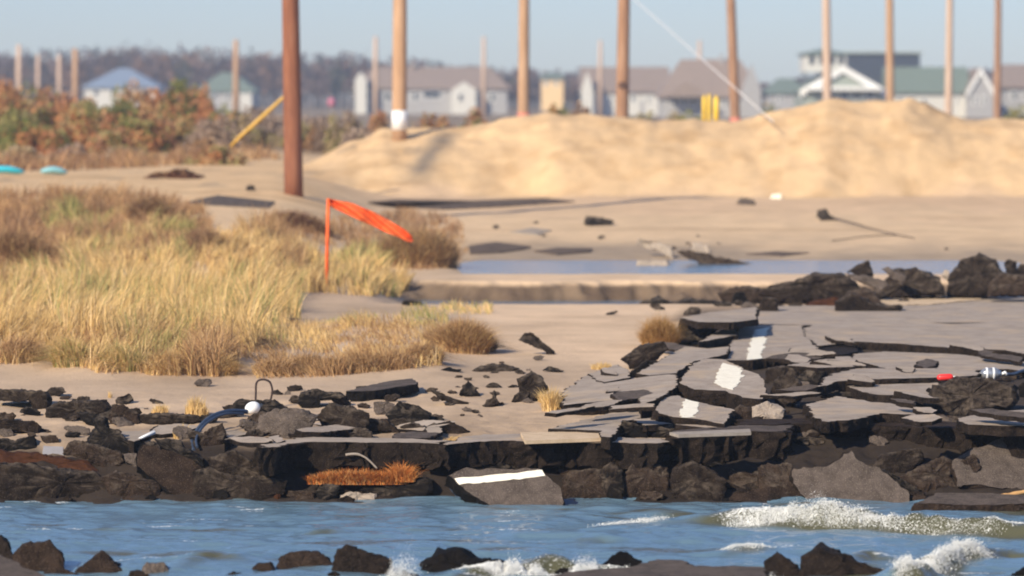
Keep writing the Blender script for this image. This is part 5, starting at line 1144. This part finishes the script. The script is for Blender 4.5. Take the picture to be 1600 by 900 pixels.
# ------------------------------------------------------------------ houses
W_white = plain('white_siding', (.60, .58, .52), .7, 0, .06); W_cream = plain('cream_siding', (.80, .56, .28), .7, 0, .06)
W_grey = plain('grey_siding', (.36, .35, .34), .7, 0, .08); W_green = plain('grey_green_siding', (.30, .33, .28), .7, 0, .1)
R_blue = plain('blue_grey_shingles', (.20, .25, .33), .8, 0, .1); R_brown = plain('brown_shingles', (.27, .205, .165), .85, 0, .12, 2)
R_green = plain('green_shingles', (.17, .21, .17), .85, 0, .12, 2); R_dark = plain('dark_roofing', (.045, .055, .075), .7); GLASS = plain('dark_window_glass', (.03, .04, .06), .15); TRIM = plain('white_trim', (.80, .79, .74), .6, 0, .04)
def prism_roof(name, x0, x1, y0, y1, ze, zp, ridge, hip, mat, parent, over=.4, th=.18):
    x0 -= over; x1 += over; y0 -= over; y1 += over
    if ridge == 'x':
        ym = (y0+y1)/2; r0, r1 = (x0+hip, ym), (x1-hip, ym)
        V = [(x0, y0, ze), (x1, y0, ze), (x1, y1, ze), (x0, y1, ze), (r0[0], r0[1], zp), (r1[0], r1[1], zp)]
        F = [(0, 1, 5, 4), (2, 3, 4, 5), (1, 2, 5), (3, 0, 4)]
    else:
        xm = (x0+x1)/2
        V = [(x0, y0, ze), (x1, y0, ze), (x1, y1, ze), (x0, y1, ze), (xm, y0+hip, zp), (xm, y1-hip, zp)]
        F = [(1, 2, 5, 4), (3, 0, 4, 5), (0, 1, 4), (2, 3, 5)]
    n = len(V); V += [(a, b, c-th) for a, b, c in V[:4]]; F += [(0, 6, 7, 1), (1, 7, 8, 2), (2, 8, 9, 3), (3, 9, 6, 0), (6, 9, 8, 7)]
    me = bpy.data.meshes.new(name); me.from_pydata(V, [], F); me.update()
    bm = bmesh.new(); bm.from_mesh(me); bmesh.ops.recalc_face_normals(bm, faces=bm.faces); bm.to_mesh(me); bm.free()
    return link(name, me, mat, parent)
def gable_wall(x0, x1, y0, y1, z0, ze, zp, mat, parent, name='wall'):
    xm = (x0+x1)/2
    V = [(x0, y0, z0), (x1, y0, z0), (x1, y0, ze), (xm, y0, zp), (x0, y0, ze), (x0, y1, z0), (x1, y1, z0), (x1, y1, ze), (xm, y1, zp), (x0, y1, ze)]
    F = [(0, 1, 2, 3, 4), (9, 8, 7, 6, 5), (0, 5, 6, 1), (1, 6, 7, 2), (2, 7, 8, 3), (3, 8, 9, 4), (4, 9, 5, 0)]
    me = bpy.data.meshes.new(name); me.from_pydata(V, [], F); me.update(); return link(name, me, mat, parent)
def house(label, p0, p1, ye, yp, d, ridge='x', hip=0., wall=W_white, roof=R_brown, wins=(), dep=9., rot=0., doors=(), chimney=None, group='houses beyond the dune', over=.4):
    xm = D((p0+p1)/2, 150, d).x; g = gz(xm, d)-.3; sc = d/FPX
    o = empty('house', (xm, d, g), rot); tag(o, label, 'house', group)
    X = lambda p: (p-(p0+p1)/2)*sc
    Zf = lambda y: D(800, y, d).z-g
    x0, x1, ze, zp = X(p0), X(p1), Zf(ye), Zf(yp)
    if ridge == 'x':
        box_me('wall', x0, x1, 0, dep, 0, ze, wall, o)
        if hip == 0:
            for xx in (x0, x1-.2): 
                V = [(xx, 0, ze), (xx, dep, ze), (xx, dep/2, zp-.15), (xx+.2, 0, ze), (xx+.2, dep, ze), (xx+.2, dep/2, zp-.15)]
                me = bpy.data.meshes.new('gable'); me.from_pydata(V, [], [(0, 1, 2), (5, 4, 3), (0, 3, 4, 1), (1, 4, 5, 2), (2, 5, 3, 0)]); me.update(); link('gable', me, wall, o)
        prism_roof('roof', x0, x1, 0, dep, ze+.05, zp, 'x', hip, roof, o, over)
    else:
        gable_wall(x0, x1, 0, dep, 0, ze, zp-.25, wall, o)
        # two roof slopes with white barge boards
        xm_ = (x0+x1)/2
        for s in (-1, 1):
            xe = xm_+s*((x1-x0)/2+over); sl = (zp-ze)/((x1-x0)/2); zz = zp-sl*((x1-x0)/2+over)
            V = [(xm_, -over, zp), (xe, -over, zz), (xe, dep+over, zz), (xm_, dep+over, zp)]; V += [(a, b, c-.22) for a, b, c in V]
            F = [(0, 1, 2, 3), (7, 6, 5, 4), (0, 4, 5, 1), (1, 5, 6, 2), (2, 6, 7, 3), (3, 7, 4, 0)]
            me = bpy.data.meshes.new('roof'); me.from_pydata(V, [], F); me.update()
            bm = bmesh.new(); bm.from_mesh(me); bmesh.ops.recalc_face_normals(bm, faces=bm.faces); bm.to_mesh(me); bm.free(); link('roof', me, roof, o)
            V = [(xm_, -over-.12, zp+.05), (xe, -over-.12, zz+.05), (xe, -over-.12, zz-.65), (xm_, -over-.12, zp-.65)]; V += [(a, b+.1, c) for a, b, c in V]
            F = [(0, 1, 2, 3), (7, 6, 5, 4), (0, 4, 5, 1), (1, 5, 6, 2), (2, 6, 7, 3), (3, 7, 4, 0)]
            me = bpy.data.meshes.new('barge_board'); me.from_pydata(V, [], F); me.update(); link('barge_board', me, TRIM, o)
    for (a, b, t, u) in wins:
        wo = box_me('window', X(a), X(b), -.06, .1, Zf(u), Zf(t), TRIM, o)
        box_me('pane', X(a)+.12, X(b)-.12, -.09, -.062, Zf(u)+.12, Zf(t)-.12, GLASS, wo)
    for (a, b, t) in doors: box_me('door', X(a), X(b), -.07, .1, .1, Zf(t), W_grey, o)
    if chimney:
        a, b, t = chimney; box_me('chimney', X(a), X(b), dep*.4, dep*.4+1.0, ze, Zf(t), R_brown, o)
    return o, X, Zf
house('white house with a blue grey hip roof behind the left thicket', 132, 246, 136, 106, 520, 'x', 4.6, W_white, R_blue, [(145, 155, 140, 150), (172, 180, 139, 149), (195, 203, 140, 150), (220, 228, 140, 150)])
o, X, Zf = house('low house with a grey green roof and white end right of the thicket', 308, 396, 142, 113, 500, 'x', 3.2, W_grey, R_green, [(352, 360, 146, 158), (330, 340, 146, 156)])
box_me('porch', X(366), X(395), -2.2, -.01, 0, Zf(146), W_white, o)
o, X, Zf = house('long house with a wide brown roof and pale front walls', 556, 792, 138, 104, 470, 'x', 2.5, W_grey, R_brown, [(600, 612, 144, 158), (644, 654, 144, 158), (660, 690, 142, 154), (765, 775, 145, 158), (570, 580, 143, 156)], chimney=(640, 647, 97))
for a, b, p in ((706, 744, 128), (556, 574, 112)):
    gable_wall(X(a), X(b), -2.4, -.01, 0, Zf(140 if a > 600 else 124), Zf(p), W_white, o, 'gable_bay')
wo = box_me('window', X(716), X(724), -2.46, -2.41, Zf(158), Zf(146), TRIM, o); box_me('pane', X(717), X(723), -2.49, -2.462, Zf(157), Zf(147), GLASS, wo)
house('small sunlit cream house between the two poles', 846, 880, 122, 113, 560, 'x', 1.0, W_cream, R_green, [(850, 856, 126, 134), (866, 872, 126, 134)], dep=7)
o, X, Zf = house('white walled house with a low brown grey roof left of big one', 912, 1042, 143, 104, 440, 'x', 0., W_white, R_brown, [(952, 958, 150, 162), (985, 993, 148, 160), (1010, 1016, 150, 162)], doors=((1000, 1006, 156),))
gable_wall(X(908), X(926), -3., -.01, 0, Zf(140), Zf(112), W_white, o, 'gable_bay')
o, X, Zf = house('biggest house with a steep brown roof and dark front windows', 1034, 1192, 151, 92, 400, 'x', 2.6, W_grey, R_brown, [(1050, 1060, 153, 166), (1064, 1074, 153, 166), (1078, 1088, 153, 166), (1130, 1138, 154, 168)])
gable_wall(X(1044), X(1098), -2.2, -.01, Zf(151), Zf(150), Zf(129), W_grey, o, 'front_gable')
prism_roof('gable_roof', X(1042), X(1100), -2.3, 2, Zf(150), Zf(127), 'y', 0, R_brown, o, .2, .1)
gable_wall(X(1158), X(1188), -1.6, -.01, 0, Zf(142), Zf(100), W_grey, o, 'end_gable')
box_me('chimney', X(1128), X(1134), 4, 5, Zf(120), Zf(84), W_grey, o)
o, X, Zf = house('tall white trimmed gable house with a square cupola', 1254, 1380, 139, 103, 380, 'y', 0., W_green, R_green, [(1285, 1305, 143, 156), (1312, 1326, 141, 156), (1332, 1345, 143, 157), (1352, 1366, 143, 157)], over=.3, dep=12)
box_me('balcony', X(1258), X(1376), -1.3, -.13, Zf(141), Zf(135), TRIM, o)
cu = box_me('cupola', X(1260), X(1326), 3, 9, Zf(112), Zf(83), W_white, o)
prism_roof('cupola_roof', X(1260), X(1326), 3, 9, Zf(83), Zf(75), 'x', 2.2, R_green, cu, .3, .12)
for a in (1268, 1284, 1300, 1314): box_me('pane', X(a), X(a+8), 2.94, 2.98, Zf(100), Zf(87), GLASS, cu)
o, X, Zf = house('green roofed house with white walls and a dark flat topped storey', 1392, 1512, 144, 104, 400, 'x', 0., W_white, R_green, [(1402, 1410, 150, 162), (1420, 1428, 150, 162), (1440, 1448, 152, 166), (1492, 1498, 150, 162)])
ts = box_me('tower_storey', X(1326), X(1446), 5.5, 11, 0, Zf(83), R_dark, o); box_me('tower_cap', X(1322), X(1450), 5.2, 11.3, Zf(83)+.004, Zf(80), W_green, ts)
o, X, Zf = house('purplish grey shingled house right of the green roof', 1512, 1552, 140, 106, 398, 'y', 0., W_grey, R_brown, [(1520, 1527, 150, 164), (1534, 1541, 150, 164)], over=.2)
house('grey house cut by the right frame edge', 1568, 1640, 136, 100, 410, 'x', 0., W_grey, R_brown, [(1580, 1590, 142, 156), (1600, 1610, 142, 156)])
house('small pale grey house in the gap left of the gable house', 1200, 1262, 145, 122, 470, 'x', 2., W_grey, R_green, [(1215, 1222, 150, 160), (1240, 1247, 150, 160)])
# pink thing by the brush
b = D(518, 160, 300); g = gz(b.x, 300)
tent = empty('pink_buoy_marker', (b.x, 300, g)); tag(tent, 'small bright pink round marker above the grey brush', 'marker')
tube('post', [(0, 0, -.1), (0, 0, b.z-g)], .06, M['greyplank'], tent); ellipsoid('ball', (0, 0, b.z-g), (.3, .3, .36), plain('pink_plastic', (.55, .17, .24), .6), tent)

# ------------------------------------------------------------------ far wood
def forest():
    fx = [-200, 0, 100, 150, 220, 290, 350, 420, 470, 560, 640, 720, 800, 900, 1000, 1150, 1200, 1260, 1400, 1500, 1600, 1800]
    fy = [80, 79, 75, 69, 66, 71, 76, 78, 80, 82, 91, 98, 104, 108, 116, 122, 126, 116, 112, 110, 102, 100]
    VV = []; CC = []
    pal = np.array([(.20, .13, .10), (.24, .155, .115), (.16, .115, .095), (.27, .16, .10), (.14, .13, .085), (.21, .145, .12)])
    def crown(x, y, zb, zt, rw, n):
        m = rng.normal(0, 1, (n, 3)); m /= np.linalg.norm(m, axis=1)[:, None]; m *= rng.uniform(.4, 1, (n, 1))
        zc = zb+(zt-zb)*.6; hz = (zt-zb)*.42
        P = np.array([x, y, zc])+m*np.array([rw, rw, hz]); s = .5*rng.uniform(.6, 1.4, (n, 1))
        q = rng.normal(0, 1, (n, 3)); q /= np.linalg.norm(q, axis=1)[:, None]; q2 = np.cross(q, rng.normal(0, 1, (n, 3))); q2 /= np.linalg.norm(q2, axis=1)[:, None]
        VV.append(np.stack([P-q*s, P-q2*s*.7, P+q*s, P+q2*s*.7], 1).reshape(-1, 3))
        CC.append(np.repeat(pal[rng.integers(0, len(pal))]*rng.uniform(.75, 1.25, (n, 1)), 4, 0))
        # trunk as two crossed thin blades
        w_ = .15
        for ax in ((w_, 0), (0, w_)):
            VV.append(np.array([(x-ax[0], y-ax[1], zb), (x+ax[0], y+ax[1], zb), (x+ax[0]*.4, y+ax[1]*.4, zc), (x-ax[0]*.4, y-ax[1]*.4, zc)])); CC.append(np.full((4, 3), .1))
    for row, d in enumerate((620, 690, 760)):
        for px in np.arange(-160, 1770, 11.):
            p = px+rng.uniform(-6, 6); dd = d+rng.uniform(-28, 28)
            yt = np.interp(p, fx, fy)+rng.uniform(-3, 5)+(2-row)*10*rng.uniform(.4, 1.3)
            x = D(p, 150, dd).x; z = gz(x, dd); zt = D(p, yt, dd).z
            crown(x, dd, z, max(zt, z+3), rng.uniform(1.3, 2.3), 95)
    V = np.concatenate(VV); C = np.concatenate(CC)
    o = link('far_wood', mesh_np('far_wood', V, np.arange(len(V)).reshape(-1, 4), C), M['leaf'])
    tag(o, 'hazy grey brown wood on the skyline behind the houses', 'wood', kind='stuff')
forest()

# ------------------------------------------------------------------ haze
HAZE = 0.00062
x0, x1, y0, y1, z0, z1 = -62000, 62000, -200, 6100, -1.6, 30
hz = box_me('haze', -400, 400, -160, 900, -1.6, 40, bpy.data.materials.new('haze_air'))
m = hz.data.materials[0]; m.use_nodes = True; t = m.node_tree; t.nodes.remove(t.nodes['Principled BSDF'])
pv = t.nodes.new('ShaderNodeVolumePrincipled'); pv.inputs['Density'].default_value = HAZE; pv.inputs['Color'].default_value = (.74, .86, 1, 1); pv.inputs['Anisotropy'].default_value = .2
t.links.new(pv.outputs[0], t.nodes['Material Output'].inputs['Volume']); tag(hz, kind='stuff')

for o in COL.objects:
    if o.type in ('MESH', 'EMPTY') and 'kind' not in o: o['kind'] = 'thing'
